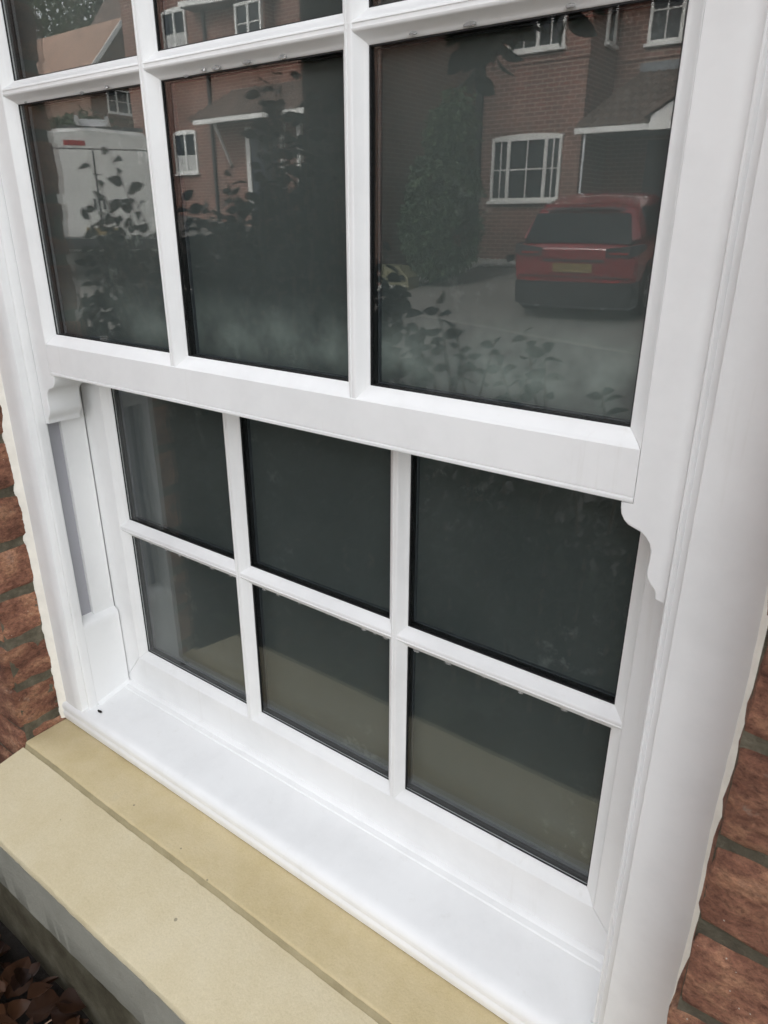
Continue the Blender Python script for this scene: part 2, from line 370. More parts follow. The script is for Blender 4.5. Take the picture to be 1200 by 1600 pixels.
# planting bed under the window, lumpy soil
vs = []; nx, ny = 60, 34
for j in range(ny + 1):
    for i in range(nx + 1):
        x = -3.6 + 4.8 * i / nx; y = .40 - 2.0 * j / ny
        vs.append((x, y, -1.375 + .035 * noise.noise((x * 4, y * 4, 1)) + .015 * noise.noise((x * 13, y * 13, 3)) - (.02 if j == ny else 0)))
fs = [(j * (nx + 1) + i, j * (nx + 1) + i + 1, (j + 1) * (nx + 1) + i + 1, (j + 1) * (nx + 1) + i) for j in range(ny) for i in range(nx)]
structure(MB().add(vs, fs).build('garden_bed', 'bed_soil', None, 60))
# pale flush kerb between the road and the drives opposite
mb = MB(); a = Vector((-14, -10.9)); d = Vector((4.01, 1.44)).normalized(); nrm = Vector((-d.y, d.x))
for k in range(40):
    p = a + d * k * .62; q = p + d * .61
    c = [p - nrm * .055, q - nrm * .055, q + nrm * .055, p + nrm * .055]
    mb.add([(v.x, v.y, gz(v.x, v.y) + .012) for v in c] + [(v.x, v.y, gz(v.x, v.y) - .05) for v in c], [(0, 1, 2, 3), (0, 1, 5, 4), (1, 2, 6, 5), (2, 3, 7, 6), (3, 0, 4, 7)])
structure(mb.build('kerb', 'kerb_stone'))

# ------------------------------------------------------------------ own house: brick wall round the window
WY = .383                   # outer face of the brickwork
XL, XR = -.9725, -.033      # sides of the brick opening
HEAD = .525; SILL_TOP = -.745
house = empty('brick_house', (0, WY, -1.38))
tag(house, 'red brick house wall round the white window, rough bricks with olive mortar', 'house')
HOFF = Vector((0, -WY, 1.38))
class HB(MB):
    def build(s, *a, **k):
        s.v = [tuple(Vector(v) + HOFF) for v in s.v]; return MB.build(s, *a, **k)
mort = HB()
RM = .009
RM = .006; RS = .002
mort.box(-1.80, XL - RS, WY + RM, .62, -1.42, HEAD); mort.box(XR + RS, .75, WY + RM, .62, -1.42, HEAD)
mort.box(-1.80, .75, WY + RM, .62, HEAD + RM, .98); mort.box(XL - RS, XR + RS, WY + .05, .62, -1.42, SILL_TOP - .03)
wall = mort.build('mortar_wall', 'mortar', house)
shell = HB()
shell.box(-7, -1.80, WY, .62, -1.42, 4.1); shell.box(.75, 5, WY, .62, -1.42, 4.1); shell.box(-1.80, .75, WY, .62, .98, 4.1)
shell.box(-7, -6.8, .62, 8.5, -1.42, 4.1); shell.box(4.8, 5, .62, 8.5, -1.42, 4.1); shell.box(-6.8, 4.8, 8.3, 8.5, -1.42, 4.1)
shell.build('outer_wall', 'own_brick', house)
rf = HB()
rf.loft([[(x, .05, 4.02), (x, 4.45, 7.2), (x, 8.85, 4.02), (x, 8.85, 4.15), (x, 4.45, 7.36), (x, .05, 4.15)] for x in (-7.3, 5.3)])
rf.build('roof', 'brown_tile', house)
pl = HB(); pl.box(-1.79, .74, WY - .004, WY + .049, -1.45, -.935)
pl.build('plinth_panel', 'stained_render', house)
rm = HB()
rm.box(-3.2, 1.4, .74, .78, -1.2, -1.15); rm.box(-3.2, 1.4, 4.0, 4.05, -1.15, 1.4); rm.box(-3.25, -3.2, .62, 4.0, -1.15, 1.4); rm.box(1.4, 1.45, .62, 4.0, -1.15, 1.4)
rm.box(-3.2, 1.4, .62, 4.0, -1.2, -1.15); rm.box(-3.2, 1.4, .62, 4.0, 1.4, 1.45)
rm.build('room', 'room_paint', house)

def brick_mesh(L, W, H, seed, cuts=7):
    bm = bmesh.new(); bmesh.ops.create_cube(bm, size=1)
    bmesh.ops.subdivide_edges(bm, edges=bm.edges[:], cuts=cuts, use_grid_fill=True)
    for v in bm.verts:
        c = v.co.copy(); q = Vector((c.x * L, c.y * W, c.z * H))
        # rounded, chipped arrises
        e = [max(0, abs(c[k]) * 2 - .80) / .20 for k in range(3)]
        s = sorted(e, reverse=True); r = s[1] * s[0]
        ch = .0022 + .0035 * max(0, noise.noise((q.x * 26 + seed * 7, q.y * 26, q.z * 26)))
        for k in range(3):
            if e[k] > .3: q[k] -= math.copysign(ch * r, c[k])
        n3 = noise.noise_vector((q.x * 30 + seed * 3.1, q.y * 30 + seed, q.z * 30)); n4 = noise.noise_vector((q.x * 90 + seed, q.y * 90, q.z * 90))
        v.co = q + n3 * .0026 + n4 * .0015
    me = bpy.data.meshes.new('brick'); bm.to_mesh(me); bm.free()
    me.materials.append(M['near_brick'])
    me.polygons.foreach_set('use_smooth', [True] * len(me.polygons)); me.set_sharp_from_angle(angle=R(50))
    return me
ST = [brick_mesh(.217, .1035, .0675, i, 11) for i in range(7)]
HD = [brick_mesh(.1035, .217, .0675, i + 20, 11) for i in range(5)]
PITCH = .0755; Z0 = -.350
def brick(x, yc, z, kind, rot=0):
    me = random.choice(ST if kind == 's' else HD)
    o = bpy.data.objects.new('brick', me); COL.objects.link(o); o.parent = wall
    o.location = Vector((x, yc, z)) + HOFF + Vector((random.uniform(-.0015, .0015), random.uniform(-.0025, .0015), random.uniform(-.001, .001)))
    o.rotation_euler = (random.uniform(-.008, .008), random.uniform(-.012, .012), random.uniform(-.01, .01) + rot)
for k in range(-16, 15):
    zc = Z0 + PITCH * k + .0378 + .0001
    zc = Z0 - PITCH * (-k) + PITCH * .5
    if zc < -.97 or zc > .93: continue
    odd = k % 2
    for side in (-1, 1):
        edge = XL if side < 0 else XR
        if odd: brick(edge + side * .1075, WY + .05125, zc, 's', random.choice((0, math.pi))); x = edge + side * .225
        else: brick(edge + side * .05125, WY + .1075, zc, 'h', random.choice((0, math.pi))); x = edge + side * .1125
        for _ in range(2): brick(x + side * .1075, WY + .05125, zc, 's', random.choice((0, math.pi))); x += side * .225
    if zc - .0325 > HEAD:
        x = XL + .1075 + (.1125 if odd else 0)
        while x < XR - .05: brick(x, WY + .05125, zc, 's'); x += .225

# stone sill: ledge inside the reveal, step, weathered slope, front face
sill = empty('stone_sill', (-.50, WY, SILL_TOP))
tag(sill, 'cream painted stone window sill with grey front face below the white window', 'window sill')
SOFF = Vector((.50, -WY, -SILL_TOP))
def sill_piece(name, prof, x0, x1, mat, sm=None):
    mb = MB(); n = 150
    rings = []
    for i in range(n + 1):
        x = x0 + (x1 - x0) * i / n
        rings.append([Vector((x, y + .0010 * noise.noise((x * 9, y * 40, z * 30)) + .0006 * noise.noise((x * 80, y * 60, z * 60)), z + .0007 * noise.noise((x * 11, y * 30, z * 40 + 5)) + .0004 * noise.noise((x * 95, y * 70, z * 70)))) + SOFF for y, z in prof])
    mb.loft(rings); return mb.build(name, mat, sill, sm)
sill_piece('sill_ledge', [(.60, -.742), (.388, -.7455), (.3852, -.7470), (.3848, -.7480), (.385, -.80), (.60, -.80)], XL + .001, XR - .001, 'cream_ledge', 40)
sill_piece('joint_line', [(.3846, -.7482), (.3830, -.7530), (.3815, -.7562), (.3815, -.79), (.3846, -.79)], XL + .001, XR - .001, 'dirty_joint', 40)
sill_piece('weathered_slope', [(.3812, -.7560), (.279, -.7725), (.275, -.7745), (.2738, -.7775), (.2738, -.785), (.3812, -.785)], -.976, -.028, 'cream_stone', 40)
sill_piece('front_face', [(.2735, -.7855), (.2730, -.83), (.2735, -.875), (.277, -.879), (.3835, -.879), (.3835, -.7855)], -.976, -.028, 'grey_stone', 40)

# ------------------------------------------------------------------ the sash window
window = empty('sash_window', (-.5045, .46, -.72))
tag(window, 'white plastic sliding sash window with glazing bars and run-through horns', 'window')
WOFF = Vector((.5045, -.46, .72))
class WB(MB):
    par = None
    def build(s, name, mat, parent=None, smooth=35, **k):
        s.v = [tuple(Vector(v) + WOFF) for v in s.v]; return MB.build(s, name, mat, parent, smooth, **k)
def side_ring(rect, side, o, y, gap=0.0):
    """two end points of one profile point on one mitred side of a rectangle; o is outward offset"""
    x0, x1, z0, z1 = rect
    if side == 'b': return (x0 - o + gap, y, z0 - o), (x1 + o - gap, y, z0 - o)
    if side == 't': return (x0 - o + gap, y, z1 + o), (x1 + o - gap, y, z1 + o)
    if side == 'l': return (x0 - o, y, z0 - o + gap), (x0 - o, y, z1 + o - gap)
    return (x1 + o, y, z0 - o + gap), (x1 + o, y, z1 + o - gap)
def mitred(mb, rect, side, prof, gap=.00015):
    A, B = zip(*[side_ring(rect, side, o, y, gap) for o, y in prof]); mb.loft([list(A), list(B)])
CX = [(-.8616, -.6398), (-.6112, -.3950), (-.3711, -.1461)]
BEADW = .0118
def arc(c, r, a0, a1, n):
    return [(c[0] + r * math.cos(R(a0 + (a1 - a0) * i / n)), c[1] + r * math.sin(R(a0 + (a1 - a0) * i / n))) for i in range(n + 1)]
def ogee(w, d, f, y0):
    # half profile of a glazing bead: foot at o=0 on the glass, rising to the face at o=w (y decreases outwards)
    pts = [(0, 0), (0, .0020), (.0006, .0028), (.0016, .0033)]
    for i in range(1, 7):
        t = i / 6; pts.append((.0016 + (w - .0030) * t, .0033 + (d - .0046) * (t ** 1.25)))
    pts += [(w - .0009, d - .0005), (w, d)]
    return [(o, y0 - y) for o, y in pts]
def sash(name, label, glass_y, rows, stile_out, rail_bot, rail_top, frost, lip):
    face = glass_y - BEADW
    back = glass_y + .030
    x0, x1 = CX[0][0], CX[-1][1]; z0, z1 = rows[0][0], rows[-1][1]
    rect = (x0, x1, z0, z1)
    s = WB()
    bx0, bx1, bz0, bz1 = x0 - BEADW, x1 + BEADW, z0 - BEADW, z1 + BEADW
    g = .0002; er = .0012
    # stiles (full height) and rails between them
    sx0, sx1 = -.5045 - stile_out, -.5045 + stile_out
    for a, b in ((sx0, bx0), (bx1, sx1)):
        if lip: continue
        continue
        s.loft([[(a, back, z), (a, face + er, z), (a + er * .3, face + er * .3, z), (a + er, face, z), (b - .0003, face, z), (b, face + .0004, z), (b, back, z)] for z in (rail_bot, rail_top)])
    s.box(bx0 + g, bx1 - g, face, back, bz1, rail_top)
    if lip:
        s.loft([[(x, face, bz0), (x, face, rail_bot + .0052), (x, face + .0013, rail_bot + .0046), (x, face + .0013, rail_bot + .0040), (x, face - .0004, rail_bot + .0034),
                 (x, face - .0007, rail_bot + .0018), (x, face - .0002, rail_bot + .0004), (x, face + .001, rail_bot), (x, back, rail_bot), (x, back, bz0)] for x in (bx0 + g, bx1 - g)])
    else:
        h = .0003
        for poly in ([(sx0 + h, rail_bot), (sx1 - h, rail_bot), (bx1 - h, bz0), (bx0 + h, bz0)], [(sx0, rail_bot + h), (bx0, bz0 + h), (bx0, rail_top), (sx0, rail_top)], [(sx1, rail_bot + h), (bx1, bz0 + h), (bx1, rail_top), (sx1, rail_top)]):
            c = Vector((sum(p[0] for p in poly) / 4, sum(p[1] for p in poly) / 4))
            s.loft([[(x + (.0004 if x < c.x else -.0004) * k, y, z + (.0004 if z < c.y else -.0004) * k) for x, z in poly] for y, k in ((face, 1), (face + .0005, 0), (back, 0))])
    so = s.build(name, 'white_upvc', window)
    so['label'] = label
    for sd_ in 'lrbt':
        m = WB(); pr = ogee(BEADW, BEADW, face, glass_y); mitred(m, rect, sd_, pr + [(BEADW, glass_y + .002), (0, glass_y + .002)], .0002)
        m.build('glazing_bead', 'white_upvc', so)
    # bars
    def bar_prof(w, d):
        h = ogee(w / 2 - .0028, d, 0, 0); left = [(-w / 2 + o, y) for o, y in h]; right = [(w / 2 - o, y) for o, y in reversed(h)]
        return left + [(-.0016, -d - .0002), (-.0013, -d + .0004), (.0013, -d + .0004), (.0016, -d - .0002)] + right
    for i in range(2):
        xa, xb = CX[i][1], CX[i + 1][0]; c = (xa + xb) / 2; pr = bar_prof(xb - xa, BEADW - .0003)
        m = WB(); m.loft([[(c + o, glass_y + y, z) for o, y in pr] for z in (bz0 + .0006, bz1 - .0006)]); m.build('glazing_bar', 'white_upvc', so)
    for j in range(len(rows) - 1):
        za, zb = rows[j][1], rows[j + 1][0]; c = (za + zb) / 2
        edges = [(bx0 + .0006, (CX[0][1] + CX[1][0]) / 2 - .0006), ((CX[0][1] + CX[1][0]) / 2 + .0006, (CX[1][1] + CX[2][0]) / 2 - .0006), ((CX[1][1] + CX[2][0]) / 2 + .0006, bx1 - .0006)]
        for xa, xb in edges:
            pr = bar_prof(zb - za, BEADW - .0006)
            m = WB(); m.loft([[(x, glass_y + y, c + o) for o, y in pr] for x in (xa, xb)]); m.build('glazing_bar', 'white_upvc', so)
    # sealed units
    for (za, zb) in rows:
        for (xa, xb) in CX:
            rc = (xa, xb, za, zb)
            m = WB()
            for sd_ in 'lrbt': mitred(m, rc, sd_, [(-.0010, glass_y - .0014), (.0015, glass_y - .0014), (.0015, glass_y - .0001), (-.0010, glass_y - .0001)], 0)
            m.build('gasket', 'black_rubber', so)
            m = WB(); m.box(xa - .004, xb + .004, glass_y, glass_y + .004, za - .004, zb + .004); m.build('pane', 'clear_glass', so, smooth=None)
            m = WB()
            for sd_ in 'lrbt': mitred(m, rc, sd_, [(-.0002, glass_y + .0042), (.004, glass_y + .0042), (.004, glass_y + .0092), (-.0002, glass_y + .0092)], 0)
            m.build('edge_seal', 'black_rubber', so)
            m = WB()
            for sd_ in 'lrbt': mitred(m, rc, sd_, [(-.0012, glass_y + .0092), (.004, glass_y + .0092), (.004, glass_y + .0128), (-.0012, glass_y + .0128)], 0)
            m.build('spacer_bar', 'spacer_grey', so)
            m = WB(); m.box(xa - .004, xb + .004, glass_y + .013, glass_y + .017, za - .004, zb + .004)
            m.build('inner_pane', frost, so, smooth=None)
    return so, face
upper, UF = sash('upper_sash', 'outer upper sash with sash horns and frosted panes', .484, [(-.1297, .1196), (.1422, .3910)], .4015, -.1800, .436, 'frosted_upper', True)
lower, LF = sash('lower_sash', 'recessed lower sash set back behind the upper one', .548, [(-.6230, -.4247), (-.3996, -.1600)], .4145, -.6915, -.112, 'frosted_lower', False)

# run-through horns below the upper sash
horn = [(-.0408, -.1806), (-.0406, -.1850), (-.0396, -.1895), (-.0372, -.1935), (-.0338, -.1964), (-.0298, -.1978), (-.0250, -.1994), (-.0208, -.2026), (-.0175, -.2070), (-.0160, -.2120), (-.0158, -.2180), (-.0164, -.2240),
        (-.0165, -.2290), (-.0152, -.2335), (-.0124, -.2372), (-.0098, -.2398), (-.0082, -.2430), (-.0078, -.2475), (-.0005, -.2478), (-.0005, -.1802)]
for sgn in (-1, 1):
    m = WB(); yb = UF + .046; e = sgn * .4027 - .5045
    inn = .4027 - (-.1461 + BEADW + .5045) if sgn > 0 else .4027 - (.8616 + BEADW - .5045)
    outl = [(-inn + .0002, .436), (-inn + .0002, -.1803)] + horn[:-1] + [(-.0005, .436)]
    rings = []
    for y, k in ((UF, .0008), (UF + .0008, 0), (yb - .001, 0), (yb, .0008)):
        rr = []; n = len(outl)
        for i, (o, z) in enumerate(outl):
            p, q = Vector(outl[i - 1]), Vector(outl[(i + 1) % n]); t = (q - p).normalized(); nr = Vector((-t.y, t.x))
            v = Vector((o, z)) + nr * (k if 2 <= i < n - 1 else 0); rr.append((e + sgn * v.x, y, v.y))
        rings.append(rr)
    m.loft(rings); m.build('horned_stile', 'white_upvc', upper, 28)

# box frame: nosing, flat band, wide outer face; jambs and head mitred
JH = .4035
jr = (-.5045 - JH, -.5045 + JH, -.700, .4385)
nose = [(.0165, .600), (.0165, .4744), (0, .4742), (0, .4650), (.0004, .4628), (.0012, .4614), (.0024, .4610), (.0034, .4618), (.0040, .4632), (.0044, .4648), (.0092, .4640), (.0098, .4628), (.0103, .4580), (.0110, .4552), (.0124, .4542),
        (.030, .4532), (.050, .4538), (.0640, .4555), (.0640, .600)]
for sd_, nme in (('l', 'frame_jamb'), ('r', 'frame_jamb'), ('t', 'frame_head')):
    m = WB()
    if sd_ == 't': mitred(m, jr, 't', nose, .0002)
    else:
        A, B = zip(*[side_ring(jr, sd_, o, y) for o, y in nose]); A = [(p[0], p[1], -.7140) for p in A]; m.loft([list(A), list(B)])
    m.build(nme, 'white_upvc', window)
# jamb liners with a balance channel above a solid stop block
for sgn in (-1, 1):
    bx = lambda a, b: sorted((-.5045 + sgn * a, -.5045 + sgn * b))
    m = WB(); m.box(*bx(.4130, .4199), .4990, .5342, -.5555, .4380); m.build('jamb_liner', 'white_upvc', window)
    m = WB(); m.box(*bx(.4130, .4199), .4746, .4800, -.5555, .4380); m.build('balance_channel', 'white_upvc', window)
    m = WB(); m.box(*bx(.4185, .4198), .4802, .4988, -.5600, .4380); m.build('channel_strip', 'grey_upvc', window)
    m = WB()
    m.loft([[(-.5045 + sgn * x, y, z) for x, z in ((.4198, -.7080), (.4198, -.5510), (.4110, -.5560), (.4060, -.5590), (.4042, -.5620), (.4037, -.5690), (.4037, -.7080))] for y in (.4745, .5344)])
    m.build('stop_block', 'white_upvc', window)
# white plastic sill
pr = [(.5600, -.7300), (.5600, -.6860), (.5350, -.6895), (.5310, -.6905), (.5295, -.6922), (.5230, -.6932), (.5215, -.6948), (.5150, -.6958), (.4640, -.7052), (.4575, -.7068), (.4530, -.7090), (.4500, -.7125), (.4490, -.7165),
      (.4492, -.7225), (.4505, -.7240), (.4500, -.7260), (.4488, -.7280), (.4490, -.7330), (.4510, -.7415), (.4700, -.7415)]
m = WB(); m.prism_x(pr, XL + .0035, XR - .0035); m.build('white_sill', 'white_upvc', window)

# sealant beads between frame and brick, smeared and ragged
for sgn, edge in ((-1, XL), (1, XR)):
    m = WB(); rings = []; n = 300
    for i in range(n + 1):
        z = -.740 + (HEAD + .005 + .740) * i / n
        ph = ((z - Z0) / PITCH) % 1.0; j = max(0, 1 - min(ph, 1 - ph) / .10)         # squeezes into the joints
        w = .0085 + .0016 * noise.noise((z * 9, sgn * 3, 0)) + .0006 * noise.noise((z * 60, sgn, 2))
        d = .0080 + .0010 * noise.noise((z * 13, 7, sgn)) + (.0014 if sgn < 0 else .0005) * noise.noise((z * 95, 9, sgn)) + (.0015 if sgn < 0 else 0) * j
        ix = edge - sgn * w; sx = edge + sgn * (.0012 + (.003 * j if sgn < 0 else 0))
        fy = .4548
        rings.append([(ix, fy + .002, z), (ix + sgn * .001, fy - .0012, z), (edge - sgn * w * .45, fy - d * .42, z), (edge - sgn * .0012, fy - d, z), (sx, fy - d - .0010, z), (sx, fy + .01, z)])
    m.loft(rings); m.build('sealant_bead', 'sealant', window, 70)
# fillet of sealant where the left jamb meets the sill
m = WB()
for sgn in (-1, 1):
    rings = []
    for i in range(25):
        y = .476 + .058 * i / 24; x = -.5045 + sgn * .4038; zs = -.7045 + (y - .464) * .19
        w = .005 + .002 * noise.noise((y * 90, 1, sgn)); rings.append([(x + sgn * .001, y, zs - .001), (x + sgn * .001, y, zs + w), (x - sgn * w * .5, y, zs + w * .35), (x - sgn * w, y, zs - .0008)])
    m.loft(rings)
m.build('sill_sealant', 'white_upvc', window, 70)
# dark speck of dirt by the left jamb
mb = MB(); bm = bmesh.new(); bmesh.ops.create_icosphere(bm, subdivisions=2, radius=1)
for v in bm.verts: v.co = Vector((v.co.x * .0050, v.co.y * .0019, v.co.z * .0016)) * (1 + .9 * noise.noise(v.co * 2.2))
me = bpy.data.meshes.new('dirt_crumb'); bm.to_mesh(me); bm.free()
o = link('dirt_crumb', me, 'bed_soil', None, 60); o.location = (-.892, .4680, -.7030); tag(o, 'tiny dark crumb of dirt on the white sill by the left jamb', 'crumb')

# water drops hanging under the bars
def drop_mesh(seed):
    bm = bmesh.new(); bmesh.ops.create_icosphere(bm, subdivisions=2, radius=1)
    for v in bm.verts:
        c = v.co; s = 1 + .25 * noise.noise((c.x * 1.5 + seed, c.y, c.z)); v.co = Vector((c.x * .0045 * s, c.y * .0013, c.z * .0020 * s))
    me = bpy.data.meshes.new('water_drop'); bm.to_mesh(me); bm.free(); me.materials.append(M['water_bead'])
    me.polygons.foreach_set('use_smooth', [True] * len(me.polygons)); return me
DM = [drop_mesh(i) for i in range(5)]
def drop(x, y, z, s, lab, grp):
    o = bpy.data.objects.new('water_drop', random.choice(DM)); COL.objects.link(o); o.location = (x, y, z); o.scale = (s * random.uniform(.8, 1.5), s, s)
    tag(o, lab, 'water drop', grp)
for x in (-.842, -.735, -.690, -.575, -.548, -.532, -.495, -.455, -.330, -.285, -.215):
    t = random.uniform(0, .004); drop(x, .484 - .0022 - t, .1194 + t * .6, random.uniform(.6, .95), 'clear water drop hanging under the upper horizontal glazing bar', 'drops under the upper bar')
x = -.855
while x < -.16:
    x += random.uniform(.006, .045)
    if -.64 < x < -.61 or -.396 < x < -.37: continue
    drop(x, .548 - .0025, -.4247 - random.uniform(0, .0012), random.uniform(.4, .75), 'clear water drop hanging under the horizontal bar of the lower sash', 'drops under the lower bar')

# ------------------------------------------------------------------ leaf litter in the bed
def dry_leaf_mesh(seed):
    rnd = random.Random(seed); mb = MB(); L = .046 * rnd.uniform(.8, 1.35); W = L * rnd.uniform(.28, .42); cu = rnd.uniform(.1, .6); tw = rnd.uniform(-.8, .8)
    n = 7; vs = []
    for i in range(n + 1):
        t = i / n; w = W * math.sin(math.pi * (t ** .8)) ** .9 + .0006
        for s in (-1, -.45, 0, .45, 1):
            a = tw * (t - .5) * s; vs.append(((t - .5) * L, s * w * (1 + .15 * rnd.uniform(-1, 1)), L * cu * ((t - .5) ** 2) + abs(s) ** 1.5 * w * .6 * math.copysign(1, cu) + a * w * .5))
    fs = [(i * 5 + j, i * 5 + j + 1, i * 5 + j + 6, i * 5 + j + 5) for i in range(n) for j in range(4)]
    me = bpy.data.meshes.new('dead_leaf'); me.from_pydata(vs, [], fs); me.materials.append(M['dry_leaf']); me.polygons.foreach_set('use_smooth', [True] * len(fs)); return me
DL = [dry_leaf_mesh(i) for i in range(8)]
for i in range(54):
    o = bpy.data.objects.new('dead_leaf', random.choice(DL)); COL.objects.link(o)
    o.location = (random.uniform(-1.30, -.88), random.uniform(.20, .365), -1.350 + random.uniform(0, .03)); s = random.uniform(.7, 1.2); o.scale = (s, s, s)
    o.rotation_euler = (random.uniform(-.7, .7), random.uniform(-.7, .7), random.uniform(0, 6.3))
    tag(o, 'curled brown dead leaf lying in the bed below the stone sill', 'dead leaf', 'dead leaves below the sill')
vs = []; fs = []; bv = [v.co.copy() for v in DL[0].vertices]; bf = [tuple(p.vertices) for p in DL[0].polygons]
for i in range(900):
    rot = Matrix.Rotation(random.uniform(0, 6.3), 4, 'Z') @ Matrix.Rotation(random.uniform(-.6, .6), 4, 'X') @ Matrix.Rotation(random.uniform(-.6, .6), 4, 'Y')
    p = Vector((random.uniform(-3.4, 1.0), random.uniform(-1.4, .37), -1.352 + random.uniform(-.01, .02))); k = len(vs); s = random.uniform(.7, 1.3)
    vs += [tuple(p + (rot @ v) * s) for v in bv]; fs += [tuple(q + k for q in f) for f in bf]
o = MB().add(vs, fs).build('leaf_litter', 'dry_leaf', fix=False); tag(o, 'brown fallen leaves covering the planting bed', 'leaf litter', kind='stuff')
mb = MB(); mb.tube([(-1.02, .13, -1.335), (-.99, .19, -1.305), (-.965, .245, -1.295), (-.935, .31, -1.27)], [.0026, .0023, .002, .0012], 6); mb.tube([(-.985, .20, -1.303), (-.935, .205, -1.315), (-.90, .20, -1.33)], [.002, .0016, .001], 6)
o = mb.build('dry_twig', 'dead_twig', None, 60); tag(o, 'thin forked dry twig lying on the dead leaves', 'twig')

# ------------------------------------------------------------------ plants in front of the window
def leaf_mesh(L=.060, W=.018, n=5, curl=.25):
    vs = []; fs = []
    for i in range(n + 1):
        t = i / n; w = W * (math.sin(math.pi * t ** .85) ** .8) + .0003
        for s in (-1, 0, 1): vs.append((t * L, s * w, -curl * L * t * t + abs(s) * w * .35))
    for i in range(n):
        for j in range(2): fs.append((i * 3 + j, i * 3 + j + 1, i * 3 + j + 4, i * 3 + j + 3))
    return vs, fs
LV, LFc = leaf_mesh(.050, .0145)
lm = bpy.data.meshes.new('leaf'); lm.from_pydata(LV, [], LFc); lm.materials.append(M['shrub_leaf']); lm.polygons.foreach_set('use_smooth', [True] * len(LFc))
LVs = [Vector(v) for v in LV]
def rnd_rot():
    return Matrix.Rotation(random.uniform(0, 6.28), 3, 'Z') @ Matrix.Rotation(random.uniform(-.4, 1.3), 3, 'Y') @ Matrix.Rotation(random.uniform(-1.5, 1.5), 3, 'X')
def add_leaf(parent, base, p, s, rot):
    o = bpy.data.objects.new('leaf', lm); COL.objects.link(o); o.parent = parent
    o.matrix_local = Matrix.Translation(Vector(p) - base) @ rot.to_4x4() @ Matrix.Scale(s, 4)
def twig_leaves(parent, base, pts, n, s, spread=1.0):
    pts = [Vector(p) for p in pts]
    for k in range(n):
        t = .25 + .75 * (k + .5) / n; q = t * (len(pts) - 1); i = min(int(q), len(pts) - 2); p = pts[i].lerp(pts[i + 1], q - i)
        d = (pts[i + 1] - pts[i]).normalized(); a = k * 2.4 + random.uniform(-.5, .5); o1 = d.orthogonal().normalized(); o2 = d.cross(o1)
        out = (o1 * math.cos(a) + o2 * math.sin(a)) * spread + d * random.uniform(.2, .7) + Vector((0, 0, -.25))
        x = out.normalized(); z = Vector((random.uniform(-1, 1), random.uniform(-.2, 1.3), random.uniform(-.5, .8))); y = z.cross(x).normalized(); z = x.cross(y)
        add_leaf(parent, base, p, s * random.uniform(.75, 1.25), Matrix((x, y, z)).transposed())
def bush_mass(name, parent, base, blobs, n, s, mat):
    vs = []; fs = []
    tot = sum(b[3] * b[4] * b[5] for b in blobs)
    for (cx, cy, cz, ax, ay, az) in blobs:
        for _ in range(int(n * ax * ay * az / tot)):
            while True:
                u = Vector((random.uniform(-1, 1), random.uniform(-1, 1), random.uniform(-1, 1)))
                if .25 < u.length < 1: break
            p = Vector((cx + u.x * ax, cy + u.y * ay, cz + u.z * az))
            if noise.noise(p * 5.0) < -.42 or p.z < -1.37: continue
            r = rnd_rot(); k = len(vs); sc = s * random.uniform(.7, 1.3)
            vs += [tuple(p - base + (r @ v) * sc) for v in LVs]; fs += [tuple(q + k for q in f) for f in LFc]
    me = bpy.data.meshes.new(name); me.from_pydata(vs, [], fs); o = link(name, me, mat, parent); o['kind'] = 'stuff'; return o
# evergreen shrub left of the window front
base = Vector((-1.85, -1.05, -1.38)); shrub = empty('evergreen_shrub', base)
tag(shrub, 'dark leafy evergreen shrub with tall twigs mirrored in the left and middle panes', 'shrub')
st = MB()
def twig(parent, base, st, root, tip, n, s, r=.004):
    root = Vector(root); tip = Vector(tip); mid = root.lerp(tip, .55) + Vector((random.uniform(-.05, .05), random.uniform(-.05, .05), .05))
    pts = [root, root.lerp(mid, .5), mid, mid.lerp(tip, .55) + Vector((0, 0, .01)), tip]
    st.tube([p - base for p in pts], [r, r * .85, r * .7, r * .5, r * .25], 5); twig_leaves(parent, base, pts[2:], n, s)
# tips as (x, distance in front of the glass, z)
tips = [(-2.50, 1.62, .20, 7), (-2.38, 1.62, .24, 7), (-2.62, 1.66, .02, 6), (-2.45, 1.64, .04, 8), (-2.66, 1.68, -.10, 8), (-2.42, 1.60, -.06, 9), (-2.35, 1.66, .12, 8), (-2.60, 1.70, -.16, 9), (-2.30, 1.6, .0, 9),
        (-1.72, 1.70, .44, 9), (-1.62, 1.66, .40, 8), (-1.52, 1.66, .46, 9), (-1.50, 1.72, .34, 9), (-1.66, 1.70, .30, 8), (-1.56, 1.74, .20, 10), (-1.50, 1.70, .10, 10), (-1.62, 1.72, .05, 10), (-1.98, 1.7, .06, 10),
        (-1.90, 1.66, -.04, 9), (-1.75, 1.7, .0, 9), (-2.08, 1.7, .04, 8), (-1.55, 1.66, -.05, 9), (-1.7, 1.7, -.10, 9)]
for k in range(34):                                             # side shoots thicken the middle of the shrub
    tips.append((random.uniform(-2.12, -1.44), random.uniform(1.62, 1.9), random.uniform(-.12, .14) + .10 * random.random() ** 2, random.randint(7, 12)))
for k in range(24): tips.append((random.uniform(-1.76, -1.43), random.uniform(1.64, 1.86), random.uniform(.08, .42), random.randint(8, 12)))
for k in range(16): tips.append((random.uniform(-2.70, -2.18), random.uniform(1.60, 1.8), random.uniform(-.22, .10), random.randint(7, 11)))
for (x, yp, z, n) in tips:
    twig(shrub, base, st, (x * .6 - .72 + random.uniform(-.1, .1), ry(yp + .12), -.75 + random.uniform(-.1, .1)), real(x, yp, z), n, random.uniform(.75, 1.25))
for k in range(9):
    x = -2.75 + k * .17; st.tube([Vector((x * .75 - .45, -1.0, -1.40)) - base, Vector((x, -.95, -.9)) - base, Vector((x, -.85, -.45)) - base], [.014, .010, .005], 6)
st.build('stem', 'twig', shrub, 60)
